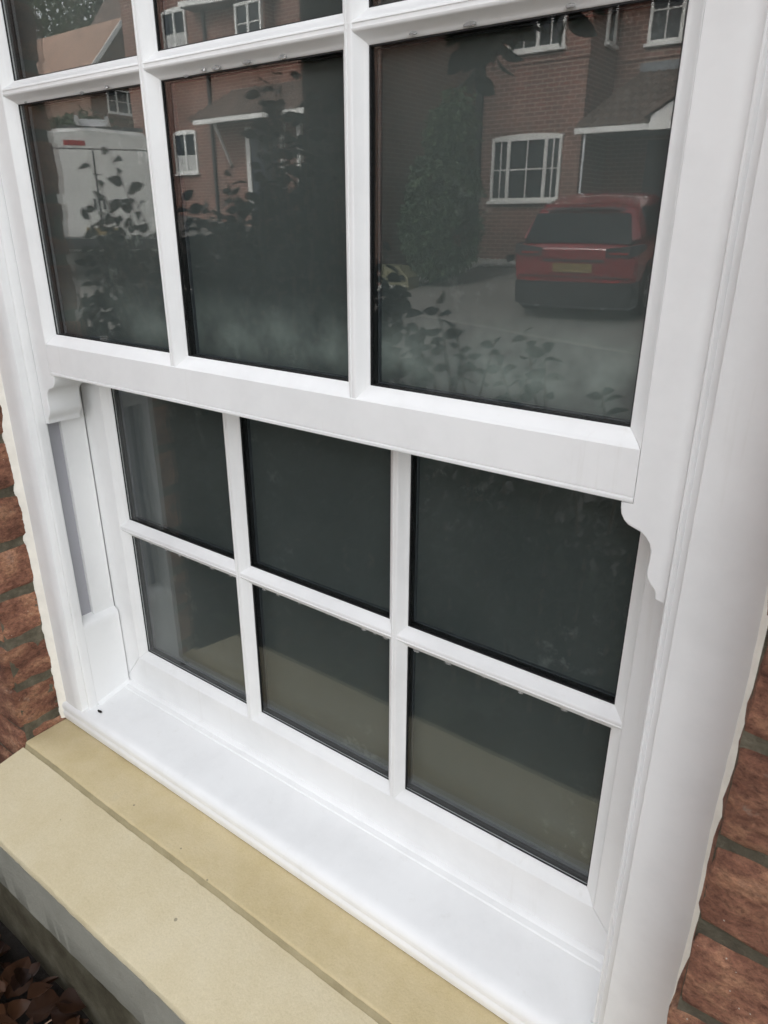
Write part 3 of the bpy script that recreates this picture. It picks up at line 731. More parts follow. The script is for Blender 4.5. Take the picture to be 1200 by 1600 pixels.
bush_mass('foliage', shrub, base, [(-2.55, -.95, -.70, .55, .42, .60), (-2.05, -.90, -.62, .45, .40, .62), (-1.72, -.90, -.52, .46, .36, .60), (-1.55, -.80, -.75, .34, .3, .60), (-2.2, -.75, -.95, .8, .35, .48)], 13000, 1.05, 'shrub_leaf')
# low shrub in front of the right-hand panes
base = Vector((-.80, -.62, -1.38)); low = empty('low_shrub', base); tag(low, 'low sprawling shrub mirrored along the foot of the right upper pane', 'shrub')
st = MB()
for (x, yp, z, n) in [(-1.10, 1.52, -.275, 7), (-1.06, 1.50, -.31, 6), (-.93, 1.46, -.165, 6), (-.90, 1.5, -.22, 5), (-.97, 1.5, -.27, 6), (-.80, 1.52, -.25, 6), (-.72, 1.5, -.22, 6), (-.66, 1.48, -.25, 6), (-.76, 1.46, -.29, 6), (-.86, 1.5, -.29, 6), (-1.02, 1.5, -.33, 6), (-.52, 1.48, -.33, 6), (-.70, 1.5, -.32, 6)]:
    twig(low, base, st, (x + random.uniform(-.06, .06), ry(yp + .06), -.75), real(x, yp, z), n + 2, random.uniform(.55, .95), .0055)
for k in range(7): x = -1.12 + k * .11; st.tube([Vector((x * .8 - .16, -.6, -1.4)) - base, Vector((x, -.56, -.75)) - base], [.008, .004], 6)
st.build('stem', 'twig', low, 60)
bush_mass('foliage', low, base, [(-1.0, -.58, -.80, .30, .26, .40), (-.66, -.58, -.88, .32, .26, .40)], 2600, .95, 'shrub_leaf')
# young tree whose straight trunk and hanging leaves show in the glass
base = Vector((-1.82, -1.22, -1.38)); ytree = empty('young_tree', base); tag(ytree, 'young tree with straight dark trunk and hanging leaves mirrored beside the middle bar', 'tree')
tr = MB(); tr.tube([Vector((-1.82 + .004 * math.sin(i * 1.7), -1.22, -1.40 + i * .36)) - base for i in range(11)], [.150, .138, .134, .131, .129, .127, .125, .121, .115, .105, .09], 14)
for (tx, typ, tz) in ((-1.0, 2.0, 1.0), (-1.3, 2.2, 1.5), (-2.4, 2.6, 1.9), (-1.7, 3.4, 2.1), (-1.2, 2.5, 2.1)):
    e = Vector(real(tx, typ, tz)); r0 = Vector((-1.82, -1.22, .7 + random.uniform(0, .9))); tr.tube([r0 - base, r0.lerp(e, .5) + Vector((0, 0, .12)) - base, e - base], [.03, .02, .008], 6)
tr.build('trunk', 'bark', ytree, 60)
tw = MB()
for (x, yp, z, n) in [(-1.17, 2.0, .37, 11), (-1.20, 2.02, .44, 12), (-1.10, 2.0, .41, 11), (-1.06, 1.98, .46, 12), (-1.14, 2.0, .46, 12), (-.90, 2.0, .475, 9), (-.86, 2.0, .50, 9), (-1.24, 2.05, .50, 12), (-.98, 2.0, .54, 10), (-1.02, 2.0, .48, 12)]:
    p = Vector(real(x, yp, z)); r0 = p + Vector((random.uniform(-.1, .05), -.05, random.uniform(.3, .5))); pts = [r0, r0.lerp(p, .5) + Vector((.02, 0, 0)), p + Vector((0, 0, .06)), p]
    tw.tube([q - base for q in pts], [.004, .003, .002, .001], 5); twig_leaves(ytree, base, pts, n, 1.55, .8)
tw.build('twigs', 'twig', ytree, 60)
bush_mass('crown', ytree, base, [(-1.4, -1.3, 1.75, .9, .75, .65), (-2.2, -1.7, 2.2, .8, .8, .6), (-.95, -1.05, 1.25, .5, .4, .5)], 3600, 1.3, 'shrub_leaf')

# ------------------------------------------------------------------ houses across the street
def window_unit(house, off, axis, a0, a1, z0, z1, plane, mull, hbar, thin=(), arch=False, curtain=False, out=1):
    """casement window; axis 'x': spans x on plane y, facing +y; axis 'y': spans y on plane x, facing +x"""
    def B(mb, a, b, d0, d1, c, e):
        d0, d1 = plane + out * d0, plane + out * d1
        if axis == 'x': mb.box(a, b, min(d0, d1), max(d0, d1), c, e)
        else: mb.box(min(d0, d1), max(d0, d1), a, b, c, e)
    sh = lambda mb: setattr(mb, 'v', [tuple(Vector(v) - off) for v in mb.v])
    f = MB(); t = .055
    B(f, a0, a1, -.03, .05, z1 - t, z1); B(f, a0, a1, -.03, .05, z0, z0 + t); B(f, a0, a0 + t, -.03, .05, z0 + t, z1 - t); B(f, a1 - t, a1, -.03, .05, z0 + t, z1 - t)
    for x in mull: B(f, x - .032, x + .032, -.03, .047, z0 + t, z1 - t)
    sh(f); fo = f.build('window', 'window_white', house)
    s = MB(); B(s, a0 - .04, a1 + .04, -.02, .10, z0 - .05, z0); sh(s); s.build('sill', 'window_white', fo)
    edges = [a0 + t] + [v for x in mull for v in (x - .032, x + .032)] + [a1 - t]
    for i in range(0, len(edges), 2):
        p = MB(); B(p, edges[i], edges[i + 1], .004, .012, z0 + t, z1 - t); sh(p); p.build('pane', 'dark_glazing', fo)
        g = MB(); mid = (edges[i] + edges[i + 1]) / 2
        for hb in hbar: B(g, edges[i], edges[i + 1], .012, .022, hb - .012, hb + .012)
        if thin: B(g, mid - .012, mid + .012, .012, .024, z0 + t, z1 - t)
        if thin or hbar: sh(g); g.build('bar', 'window_white', fo)
    if curtain:
        c = MB(); B(c, a0 + t, a1 - t, .0122, .0130, z0 + t, z0 + (z1 - z0) * .45); sh(c); c.build('net_curtain', 'curtain', fo)
    if arch:
        r = MB(); n = 12; w = a1 - a0; pts = []
        top = [(a0 - .03 + (w + .06) * i / n, z1 + .010 + .050 * math.sin(math.pi * i / n)) for i in range(n + 1)]; bot = [(x, z1) for x, _ in reversed(top)]
        ring = top + bot; r.loft([[(x, plane + d, z) if axis == 'x' else (plane + d, x, z) for x, z in ring] for d in (.0, .035)]); sh(r); r.build('arch_head', 'white_board', fo)
    return fo
# right-hand house
off = Vector((-7.0, ry(13.9), -.62)); hr = empty('opposite_house', off); tag(hr, 'red brick house across the drive with tiled porch, mirrored in the right pane', 'house')
class OB(MB):
    off = off
    def build(s, *a, **k): s.v = [tuple(Vector(v) - s.off) for v in s.v]; return MB.build(s, *a, **k)
FY = ry(13.9)
w = OB(); w.box(-8.0, -5.80, ry(21), FY, -1.2, 5.2); w.box(-5.80, 1.5, ry(21), ry(15.2), -1.2, 5.2); w.build('wall', 'far_brick', hr)
w = OB(); w.box(-9.40, -8.0, ry(21), ry(10.7), -1.2, 5.4); w.build('side_wing', 'far_brick_brown', hr)
w = OB(); w.box(-8.0, -5.78, FY, FY + .02, 2.72, 2.86); w.box(-5.80, 1.5, ry(15.2), ry(15.2) + .02, 2.80, 2.95); w.build('string_course', 'far_brick', hr)
# header arch over the ground-floor window, each brick on end
mb = OB()
for i in range(19):
    x = -7.72 + i * .0905; z = 1.53 + .085 * math.sin(math.pi * min(1, max(0, (x + 7.64) / 1.5))); mb.box(x, x + .078, FY, FY + .012, z + .01, z + .225)
mb.build('soldier_arch', 'far_brick', hr)
w = OB(); w.loft([[(x, ry(13.5), 5.1), (x, ry(17.4), 8.2), (x, ry(21.4), 5.1), (x, ry(21.4), 5.22), (x, ry(17.4), 8.34), (x, ry(13.5), 5.22)] for x in (-9.6, 1.7)]); w.build('roof', 'brown_tile', hr)
window_unit(hr, off, 'x', -7.62, -6.15, .40, 1.515, FY, (-7.25, -6.47), (.96,), True, arch=True)
window_unit(hr, off, 'x', -7.40, -6.27, 2.92, 3.98, FY, (-6.80,), (3.5,), True)
window_unit(hr, off, 'x', -5.25, -4.10, 3.03, 4.10, ry(15.2), (-4.66,), (3.55,), True)
window_unit(hr, off, 'y', ry(14.95), ry(14.55), 3.02, 4.05, -5.80, (), (), False)
# porch: lean-to tiled roof with wavy pantile rows, lead top, fascia, gable end board, dark entry
GY = ry(13.55); TZ, BZ = 2.60, 1.56
t = OB(); rows_n = 7
for k in range(rows_n):
    u0, u1 = k / rows_n, (k + 1.12) / rows_n; z0, z1 = BZ + (TZ - BZ) * u0, BZ + (TZ - BZ) * u1; y0, y1 = GY + (ry(15.2) - GY) * u0, GY + (ry(15.2) - GY) * u1
    xs_ = -5.78 + .55 * u0; n = 56; vs = []; fs = []
    for i in range(n * 2 + 1):
        x = xs_ + (4.6) * i / (n * 2); wv = .028 * math.sin(i * math.pi / 2.0)
        vs += [(x, y0, z0 + .065 + wv), (x, y0, z0 + .008 + wv), (x, y1, z1 + .012 + wv)]
    for i in range(n * 2): fs += [(i * 3, i * 3 + 1, i * 3 + 4, i * 3 + 3), (i * 3, i * 3 + 3, i * 3 + 5, i * 3 + 2)]
    t.add(vs, fs)
to = t.build('porch_tiles', 'brown_tile', hr, fix=False); to['kind'] = 'stuff'
w = OB(); w.loft([[(-5.76, GY + .03, BZ - .02), (-5.2, ry(15.2), TZ - .03), (-5.76, ry(15.2), BZ - .02)], [(-1.2, GY + .03, BZ - .02), (-1.2, ry(15.2), TZ - .03), (-1.2, ry(15.2), BZ - .02)]]); w.build('porch_roof', 'lead_grey', hr)
w = OB(); w.box(-5.3, -1.2, ry(15.2), ry(15.2) + .10, TZ - .02, TZ + .13); w.build('lead_flashing', 'lead_grey', hr)
w = OB(); w.box(-5.76, -4.45, GY + .02, GY + .10, BZ - .10, BZ - .01); w.build('gutter', 'white_board', hr)
w = OB(); w.loft([[(-4.44, y, BZ - .12), (-4.40, y, BZ + .10), (-3.4, y, BZ + .66), (-2.4, y, BZ + .10), (-2.36, y, BZ - .12)] for y in (GY + .12, GY + .20)]); w.build('gable_board', 'white_board', hr)
w = OB()
for s in (-1, 1): w.loft([[(-3.4, y, BZ + .70), (-3.4, y, BZ + .78), (-3.4 + s * 1.12, y, BZ + .14), (-3.4 + s * 1.12, y, BZ + .06)] for y in (GY - .4, GY + .26)])
w.build('gable_roof', 'brown_tile', hr)
w = OB(); w.box(-5.60, -5.565, GY + .0, GY + .035, -.9, BZ - .10); w.build('post', 'aluminium', hr)
w = OB(); w.box(-5.0, -4.05, ry(15.2), ry(15.2) + .06, -.6, 1.45); d = w.build('door', 'dark_door', hr)
w = OB(); w.box(-4.18, -4.13, ry(15.2) + .06, ry(15.2) + .12, .35, .5); w.build('handle', 'rim_metal', d)
w = OB(); w.box(-3.9, -2.4, ry(15.2), ry(15.2) + .05, .3, 1.4); w.build('side_light', 'dark_glazing', hr)
w = OB(); w.box(-8.0 , -8.0 + .14, ry(13.78), ry(13.85), -.9, 5.0); w.build('downpipe', 'black_plastic', hr)

# left-hand house
off = Vector((-15.0, ry(13.9), .3)); hl = empty('neighbour_house', off); tag(hl, 'red brick house up the street with small tiled canopy, mirrored in the middle pane', 'house')
OB.off = off; FY = ry(13.92)
w = OB(); w.box(-19.0, -9.41, ry(20), FY, -1, 5.9); w.build('wall', 'far_brick', hl)
w = OB(); w.loft([[(x, ry(13.4), 5.85), (x, ry(17), 8.9), (x, ry(20.4), 5.85), (x, ry(20.4), 5.98), (x, ry(17), 9.05), (x, ry(13.4), 5.98)] for x in (-19.3, -9.42)]); w.build('roof', 'brown_tile', hl)
window_unit(hl, off, 'x', -17.30, -16.42, 1.22, 2.19, FY, (-16.86,), (), False, arch=True, curtain=True)
window_unit(hl, off, 'x', -17.30, -16.42, 4.00, 4.88, FY, (-16.86,), (), False, arch=True, curtain=True)
window_unit(hl, off, 'x', -14.30, -13.45, 3.95, 4.60, FY + .35, (-13.88,), (4.2,), False)
w = OB(); w.box(-14.34, -13.41, FY, FY + .31, 3.85, 4.62); w.build('bay', 'far_brick', hl)
w = OB(); w.loft([[(-16.1, FY, 5.05), (-16.1, FY + .42, 4.86), (-16.1, FY + .42, 4.74), (-16.1, FY, 4.74)], [(-13.25, FY, 4.86), (-13.25, FY + .42, 4.74), (-13.25, FY + .42, 4.63), (-13.25, FY, 4.63)]]); w.build('bay_roof', 'lead_grey', hl)
w = OB(); w.loft([[(-16.12, FY + .425, 4.87), (-16.12, FY + .47, 4.87), (-16.12, FY + .47, 4.76), (-16.12, FY + .425, 4.76)], [(-13.23, FY + .425, 4.73), (-13.23, FY + .47, 4.73), (-13.23, FY + .47, 4.63), (-13.23, FY + .425, 4.63)]]); w.build('bay_fascia', 'white_board', hl)
t = OB(); CZ0, CZ1 = 2.30, 2.98; CY0 = FY + .85
for k in range(6):
    u0, u1 = k / 6, (k + 1.1) / 6; n = 60; vs = []; fs = []
    xa, xb = -15.75 + .95 * u0, -11.2
    for i in range(n * 2 + 1):
        x = xa + (xb - xa) * i / (n * 2); wv = .022 * math.sin(i * math.pi / 2)
        y0, y1 = CY0 + (FY - CY0) * u0, CY0 + (FY - CY0) * u1; z0, z1 = CZ0 + (CZ1 - CZ0) * u0, CZ0 + (CZ1 - CZ0) * u1
        vs += [(x, y0, z0 + .04 + wv), (x, y0, z0 + .01 + wv), (x, y1, z1 + .014 + wv)]
    for i in range(n * 2): fs += [(i * 3, i * 3 + 1, i * 3 + 4, i * 3 + 3), (i * 3, i * 3 + 3, i * 3 + 5, i * 3 + 2)]
    t.add(vs, fs)
o = t.build('canopy_tiles', 'brown_tile', hl, fix=False); o['kind'] = 'stuff'
w = OB(); w.loft([[(-15.7, CY0 - .03, CZ0 - .01), (-14.85, FY, CZ1 - .03), (-15.7, FY, CZ0 - .01)], [(-11.2, CY0 - .03, CZ0 - .01), (-11.2, FY, CZ1 - .03), (-11.2, FY, CZ0 - .01)]]); w.build('canopy', 'lead_grey', hl)
w = OB(); w.box(-15.45, -11.2, CY0 - .02, CY0 + .06, CZ0 - .11, CZ0 - .012); w.build('gutter', 'white_board', hl)
w = OB(); w.tube([(-15.1, FY + .05, CZ0 - .95), (-14.9, FY + .7, CZ0 - .12)], .04, 6); w.build('bracket', 'white_board', hl)
w = OB(); w.tube([(-15.75, FY + .06, -.2), (-15.75, FY + .06, 5.8)], .045, 8); w.build('downpipe', 'black_plastic', hl)
w = OB(); w.box(-14.4, -13.5, FY, FY + .05, .2, 2.1); w.build('door', 'dark_door', hl)
for a in (-14.5, -13.35, -12.8): w = OB(); w.box(a, a + .13, FY, FY + .09, .2, 2.15); w.build('post', 'window_white', hl)

# far house up the street: gable end and salmon roof
off = Vector((-29, ry(20), 1.0)); hf = empty('gabled_house', off); tag(hf, 'distant house with pale salmon tiled roof and white bargeboards, mirrored top left', 'house')
OB.off = off
w = OB()
ring = lambda x, e=0: [(x, ry(19.3), -.2), (x, ry(19.3), 5.5), (x, ry(21.05), 7.42), (x, ry(22.8), 5.5), (x, ry(22.8), -.2)]
w.loft([ring(-42), ring(-28.95)]); w.build('wall', 'far_brick_brown', hf)
for s in (-1, 1):
    w = OB(); w.loft([[(x, ry(21.05), 7.47), (x, ry(21.05), 7.60), (x, ry(21.05 + s * 2.05), 5.33), (x, ry(21.05 + s * 2.05), 5.20)] for x in (-42.3, -28.62)]); w.build('roof_slope', 'salmon_tile', hf)
    w = OB(); w.loft([[(x, ry(21.05), 7.40), (x, ry(21.05), 7.63), (x, ry(21.05 + s * 2.1), 5.34), (x, ry(21.05 + s * 2.1), 5.11)] for x in (-28.615, -28.56)]); w.build('bargeboard', 'white_board', hf)
w = OB(); w.box(-33.2, -33.0, ry(19.15), ry(19.0), 5.3, 7.4); w.build('valley', 'lead_grey', hf)
window_unit(hf, off, 'y', ry(21.5), ry(20.05), 4.15, 5.03, -28.95, (ry(21.05), ry(20.5)), (4.6,), False)
w = OB(); w.box(-28.95, -28.80, ry(21.6), ry(19.95), 3.98, 4.10); w.build('sill', 'far_brick_brown', hf)
# higher gable beyond
off = Vector((-27.5, ry(24), 1.0)); hg = empty('tall_gabled_house', off); tag(hg, 'taller white gabled house just behind the distant salmon roof', 'house'); OB.off = off
w = OB(); w.loft([[(x, ry(23.6), 0), (x, ry(23.6), 7.4), (x, ry(25.6), 9.9), (x, ry(27.6), 7.4), (x, ry(27.6), 0)] for x in (-36, -30.0)]); w.build('wall', 'far_brick_brown', hg)
for s in (-1, 1):
    w = OB(); w.loft([[(x, ry(25.6), 9.95), (x, ry(25.6), 10.1), (x, ry(25.6 + s * 2.4), 7.05), (x, ry(25.6 + s * 2.4), 6.9)] for x in (-36.2, -29.6)]); w.build('roof_slope', 'brown_tile', hg)
    w = OB(); w.loft([[(x, ry(25.6), 9.85), (x, ry(25.6), 10.15), (x, ry(25.6 + s * 2.45), 7.05), (x, ry(25.6 + s * 2.45), 6.75)] for x in (-29.595, -29.54)]); w.build('bargeboard', 'white_board', hg)

# ------------------------------------------------------------------ vehicles
def smoothed(o, lv=2):
    md = o.modifiers.new('round', 'SUBSURF'); md.levels = md.render_levels = lv; return o
def wheel(par, x, y, z, r, wd, ax='x'):
    mb = MB(); n = 26
    prof = [(-wd / 2, r * .66), (-wd / 2, r * .93), (-wd * .38, r), (wd * .38, r), (wd / 2, r * .93), (wd / 2, r * .66)]
    mb.loft([[(x + d, y + rr * math.cos(2 * math.pi * i / n), z + rr * math.sin(2 * math.pi * i / n)) for i in range(n)] for d, rr in prof], caps=True)
    t = mb.build('wheel', 'tyre_rubber', par, 40)
    for s in (-1, 1):
        rb = MB(); rb.loft([[(x + s * (wd / 2 + .002), y + rr * math.cos(2 * math.pi * i / n), z + rr * math.sin(2 * math.pi * i / n)) for i in range(n)] for rr in (r * .66, r * .60)], caps=False)
        for k in range(5):
            a = 2 * math.pi * k / 5
            c, s_ = math.cos(a), math.sin(a); e = Vector((0, -s_, c)) * .03
            p0 = Vector((x + s * (wd / 2 + .004), y, z)); p1 = p0 + Vector((0, c, s_)) * r * .63; rb.add([p0 - e * 1.4, p0 + e * 1.4, p1 + e, p1 - e], [(0, 1, 2, 3)])
        rb.build('rim', 'rim_metal', t, fix=False)
# red hatch-backed car, tail towards us; local: +y tail, x across, z up from the ground
car = empty('parked_car', (-3.96, ry(10.1), gz(-3.96, ry(10.1)) + .012)); car.rotation_euler = (R(-6.28), 0, R(-6))
tag(car, 'red hatchback parked nose-in on the sloping drive, mirrored in the right pane', 'car')
def sect(y, hw, zb, zw, zs, bul):   # closed half-rounded body section: sill zb, waist zw
    return [(-hw * .92, y, zb), (-hw * .99, y, zb + .18), (-hw, y, (zb + zw) / 2 + .05), (-hw * .985, y, zw - .05), (-hw * .94, y, zw), (-hw * .5, y, zs), (0, y, zs + bul), (hw * .5, y, zs), (hw * .94, y, zw), (hw * .985, y, zw - .05), (hw, y, (zb + zw) / 2 + .05), (hw * .99, y, zb + .18), (hw * .92, y, zb)]
mb = MB()
mb.loft([sect(.62, .74, .46, .88, .90, .0), sect(.60, .80, .40, .93, .95, .0), sect(.50, .83, .30, .98, 1.0, .01), sect(.1, .845, .24, .98, 1.0, .01), sect(-.8, .845, .22, .96, .98, .01), sect(-1.7, .84, .22, .94, .96, .01), sect(-2.3, .83, .24, .90, .93, .02), sect(-2.9, .78, .30, .80, .84, .02), sect(-3.12, .66, .38, .68, .72, .01)])
smoothed(mb.build('body', 'red_paint', car, 45))
def gsec(y, hb, ht, zb, zt): return [(-hb, y, zb), (-hb * .985, y, zb + .1), (-ht * 1.02, y, zt - .06), (-ht * .9, y, zt), (0, y, zt + .03), (ht * .9, y, zt), (ht * 1.02, y, zt - .06), (hb * .985, y, zb + .1), (hb, y, zb)]
mb = MB(); mb.loft([gsec(.50, .79, .76, .95, 1.0), gsec(.30, .80, .68, .95, 1.30), gsec(.12, .80, .65, .95, 1.42), gsec(-.5, .80, .66, .95, 1.49), gsec(-1.2, .80, .65, .95, 1.48), gsec(-1.6, .78, .62, .94, 1.33), gsec(-2.1, .74, .62, .92, .97)])
smoothed(mb.build('cabin', 'red_paint', car, 45))
mb = MB(); mb.add([(-.70, .523, .99), (.70, .523, .99), (.61, .320, 1.33), (-.61, .320, 1.33), (-.70, .45, .97), (.70, .45, .97), (.61, .25, 1.31), (-.61, .25, 1.31)], [(0, 1, 2, 3), (4, 5, 6, 7), (0, 1, 5, 4), (1, 2, 6, 5), (2, 3, 7, 6), (3, 0, 4, 7)]); mb.build('rear_window', 'car_glass', car)
mb = MB(); mb.box(-.50, .50, .18, .37, 1.410, 1.445); mb.build('spoiler', 'red_paint', car)
for s in (-1, 1):
    for (y0, y1, yt0, yt1) in ((.02, -.82, -.02, -.78), (-.90, -1.72, -.86, -1.42)):
        mb = MB(); mb.add([(s * .805, y0, 1.02), (s * .805, y1, 1.02), (s * .700, yt1, 1.34), (s * .700, yt0, 1.34), (s * .775, y0, 1.02), (s * .775, y1, 1.02), (s * .66, yt1, 1.37), (s * .66, yt0, 1.37)], [(0, 1, 2, 3), (4, 5, 6, 7), (0, 1, 5, 4), (1, 2, 6, 5), (2, 3, 7, 6), (3, 0, 4, 7)]); mb.build('side_window', 'car_glass', car)
    mb = MB(); mb.loft([[(s * a, y, z) for a, y, z in r] for r in ([(.42, .633, .84), (.42, .633, .94), (.42, .60, .94), (.42, .60, .84)], [(.72, .635, .84), (.72, .625, .97), (.72, .58, .97), (.72, .58, .84)], [(.82, .56, .86), (.82, .54, .98), (.78, .52, .98), (.78, .52, .86)], [(.850, .30, .90), (.845, .28, .96), (.80, .28, .96), (.80, .30, .90)])]); tl = mb.build('tail_light', 'black_plastic', car)
    mb = MB(); mb.box(min(s * .46, s * .70), max(s * .46, s * .70), .632, .640, .87, .895); mb.build('lens', 'lamp_red', tl)
    for y in (-.02, -2.38): wheel(car, s * .755, y, .33, .33, .20)
    mb = MB(); mb.loft([[(s * (.846 if k else .80), -.02 + rr * math.cos(a), .33 + rr * math.sin(a)) for rr, a in [(.40, i * math.pi / 12) for i in range(13)] + [(.35, i * math.pi / 12) for i in range(12, -1, -1)]] for k in (0, 1)]); mb.build('wheel_arch', 'black_plastic', car)
    mb = MB(); mb.box(min(s * .42, s * .62), max(s * .42, s * .62), .66, .672, .53, .56); mb.build('reflector', 'lamp_red', car)
mb = MB(); mb.loft([[(-.83, .40, z), (-.78, .62, z), (-.5, .67, z), (.5, .67, z), (.78, .62, z), (.83, .40, z), (.6, .3, z), (-.6, .3, z)] for z in (.22, .52)]); mb.build('bumper', 'black_plastic', car, 40)
mb = MB(); mb.box(-.26, .26, .612, .634, .64, .75); mb.build('number_plate', 'plate_yellow', car)
mb = MB(); mb.box(-.74, .74, .600, .626, .575, .590); mb.box(-.40, .40, .61, .632, .775, .80); mb.build('tailgate_trim', 'black_plastic', car)
mb = MB(); mb.loft([[(-.80, .34, z), (-.74, .55, z), (-.45, .60, z), (.45, .60, z), (.74, .55, z), (.80, .34, z)] for z in (.17, .215)]); mb.build('valance', 'lead_grey', car)
for s in (-1, 1): mb = MB(); mb.tube([(s * .45, .50, .22), (s * .45, .665, .22)], .035, 10); mb.build('exhaust_tip', 'rim_metal', car, 40)
# white van, tail towards the right of the street; local: +x tail, y across
VA = R(36); van = empty('white_van', (-11.15 - 2.4 * math.cos(VA), ry(7.35) - 2.4 * math.sin(VA), gz(-12.9, ry(8.5)) + .03), VA); tag(van, 'white panel van parked up the street, tail doors mirrored in the left pane', 'van')

def vsec(x, hw, zb, zt, tw): return [(x, -hw, zb), (x, -hw * 1.0, .9), (x, -hw * tw - (1 - tw) * hw * .35, 1.5), (x, -hw * tw, zt - .12), (x, -hw * tw + .12, zt), (x, 0, zt + .05), (x, hw * tw - .12, zt), (x, hw * tw, zt - .12), (x, hw * tw + (1 - tw) * hw * .35, 1.5), (x, hw, .9), (x, hw, zb)]
mb = MB(); mb.loft([vsec(2.40, .98, .42, 2.02, .88), vsec(2.34, 1.0, .30, 2.07, .89), vsec(1.2, 1.0, .28, 2.10, .89), vsec(-.6, 1.0, .28, 2.08, .88), vsec(-1.4, .98, .30, 1.95, .85), vsec(-2.0, .95, .34, 1.25, .9), vsec(-2.5, .82, .42, .95, .9)]); mb.build('body', 'van_white', van, 40)
for s in (-1, 1):
    mb = MB(); mb.loft([[(2.405, s * .015, .52), (2.405, s * .93, .52), (2.402, s * .90, 1.2), (2.395, s * .82, 1.80), (2.395, s * .015, 1.80)], [(2.425, s * .018, .53), (2.425, s * .92, .53), (2.420, s * .89, 1.2), (2.412, s * .81, 1.79), (2.412, s * .018, 1.79)]]); dr = mb.build('tail_door', 'van_white', van, 30)
    mb = MB(); mb.box(2.42, 2.45, min(s * .05, s * .09), max(s * .05, s * .09), .95, 1.10); mb.build('handle', 'black_plastic', dr)
    mb = MB(); mb.box(2.36, 2.43, min(s * .93, s * .985), max(s * .93, s * .985), .80, 1.25); mb.build('tail_light', 'lamp_red', van)
    for x in (1.55, -1.7): 
        o = empty('wheel_place', (0, 0, 0), 0, van); bpy.data.objects.remove(o)
        mb = MB(); n = 24
        mb.loft([[(x + rr * math.cos(2 * math.pi * i / n), s * .85 + d, .34 + rr * math.sin(2 * math.pi * i / n)) for i in range(n)] for d, rr in ((-.1, .22), (-.1, .32), (-.07, .34), (.07, .34), (.1, .32), (.1, .22))]); wo = mb.build('wheel', 'tyre_rubber', van, 40)
        mb = MB(); mb.loft([[(x + rr * math.cos(2 * math.pi * i / n), s * .952, .34 + rr * math.sin(2 * math.pi * i / n)) for i in range(n)] for rr in (.2, .02)], caps=False); mb.build('rim', 'rim_metal', wo, fix=False)
mb = MB(); mb.box(2.38, 2.405, .10, .42, 1.86, 1.93); mb.v = [(x, y, z) for x, y, z in mb.v]; mb.build('brake_light', 'lamp_red', van)
mb = MB(); mb.box(2.36, 2.50, -.95, .95, .34, .50); mb.build('bumper', 'black_plastic', van)
mb = MB(); mb.box(2.395, 2.409, -.012, .012, .55, 1.79); mb.box(2.395, 2.404, -.86, .86, 1.805, 1.822); mb.build('door_seam', 'black_plastic', van)
mb = MB(); mb.box(2.43, 2.445, -.26, .26, .56, .67); mb.build('number_plate', 'plate_yellow', van)
lad = empty('roof_ladder', (-11.9, ry(7.95), van.location.z + 2.17), VA); tag(lad, 'metal ladder strapped to the roof of the white van', 'ladder')
for y in (-.22, .22): mb = MB(); mb.box(-1.2, 1.1, y - .025, y + .025, .0, .09); mb.build('rail', 'aluminium', lad)
for k in range(9): mb = MB(); mb.tube([(-1.05 + k * .25, -.22, .045), (-1.05 + k * .25, .22, .045)], .016, 6); mb.build('rung', 'aluminium', lad)
for x in (-.8, .6): mb = MB(); mb.box(x - .03, x + .03, -.75, .5, -.06, -.002); mb.build('roof_bar', 'black_plastic', lad)

# ------------------------------------------------------------------ greenery and edging across the street
def blob_plant(name, label, cat, base, blobs, n, s, mat, part, trunk=None, group=None):
    base = Vector(base); o = empty(name, base); tag(o, label, cat, group)
    vs = []; fs = []; tot = sum(b[3] * b[4] * b[5] for b in blobs)
    for (cx, cy, cz, ax, ay, az) in blobs:
        for _ in range(int(n * ax * ay * az / tot)):
            u = Vector((random.gauss(0, 1), random.gauss(0, 1), random.gauss(0, 1))).normalized() * (random.uniform(.25, 1) ** .4)
            p = Vector((cx + u.x * ax, cy + u.y * ay, cz + u.z * az)); p += noise.noise_vector(p * 1.3) * .18 * max(ax, ay)
            if noise.noise(p * 2.2) < -.30: continue
            r = rnd_rot(); k = len(vs); sc = s * random.uniform(.6, 1.4)
            q = [Vector((0, 0, 0)), Vector((.5, .28, .06)), Vector((1, 0, -.1)), Vector((.5, -.28, .06))]
            vs += [tuple(p - base + (r @ v) * sc) for v in q]; fs.append((k, k + 1, k + 2, k + 3))
    me = bpy.data.meshes.new(part); me.from_pydata(vs, [], fs); c = link(part, me, mat, o); c['kind'] = 'stuff'
    tr = MB()
    for (p, q, ra, rb) in (trunk or []): p, q = Vector(p) - base, Vector(q) - base; tr.tube([p, p.lerp(q, .5) + Vector((.03, .02, 0)), q], [ra, (ra + rb) / 2, rb], 8)
    if trunk: tr.build('trunk', 'bark', o, 60)
    return o
cy = ry(11.35); cb = -.95
blob_plant('conifer', 'dark bushy conifer against the side wall, mirrored left of the small window', 'conifer', (-7.12, cy, cb), [(-7.12, cy, cb + .75, .72, .6, .75), (-7.16, cy, cb + 1.5, .66, .55, .75), (-7.05, cy, cb + 2.2, .50, .42, .62), (-6.95, cy, cb + 2.6, .30, .3, .42), (-7.4, cy, cb + 1.1, .55, .5, .75)], 15000, .10, 'conifer_leaf', 'foliage', [((-7.12, cy, cb), (-7.1, cy, cb + 2.2), .09, .03)])
hb = real(-19.5, 12.6, 0); hz_ = gz(-19.5, hb[1])
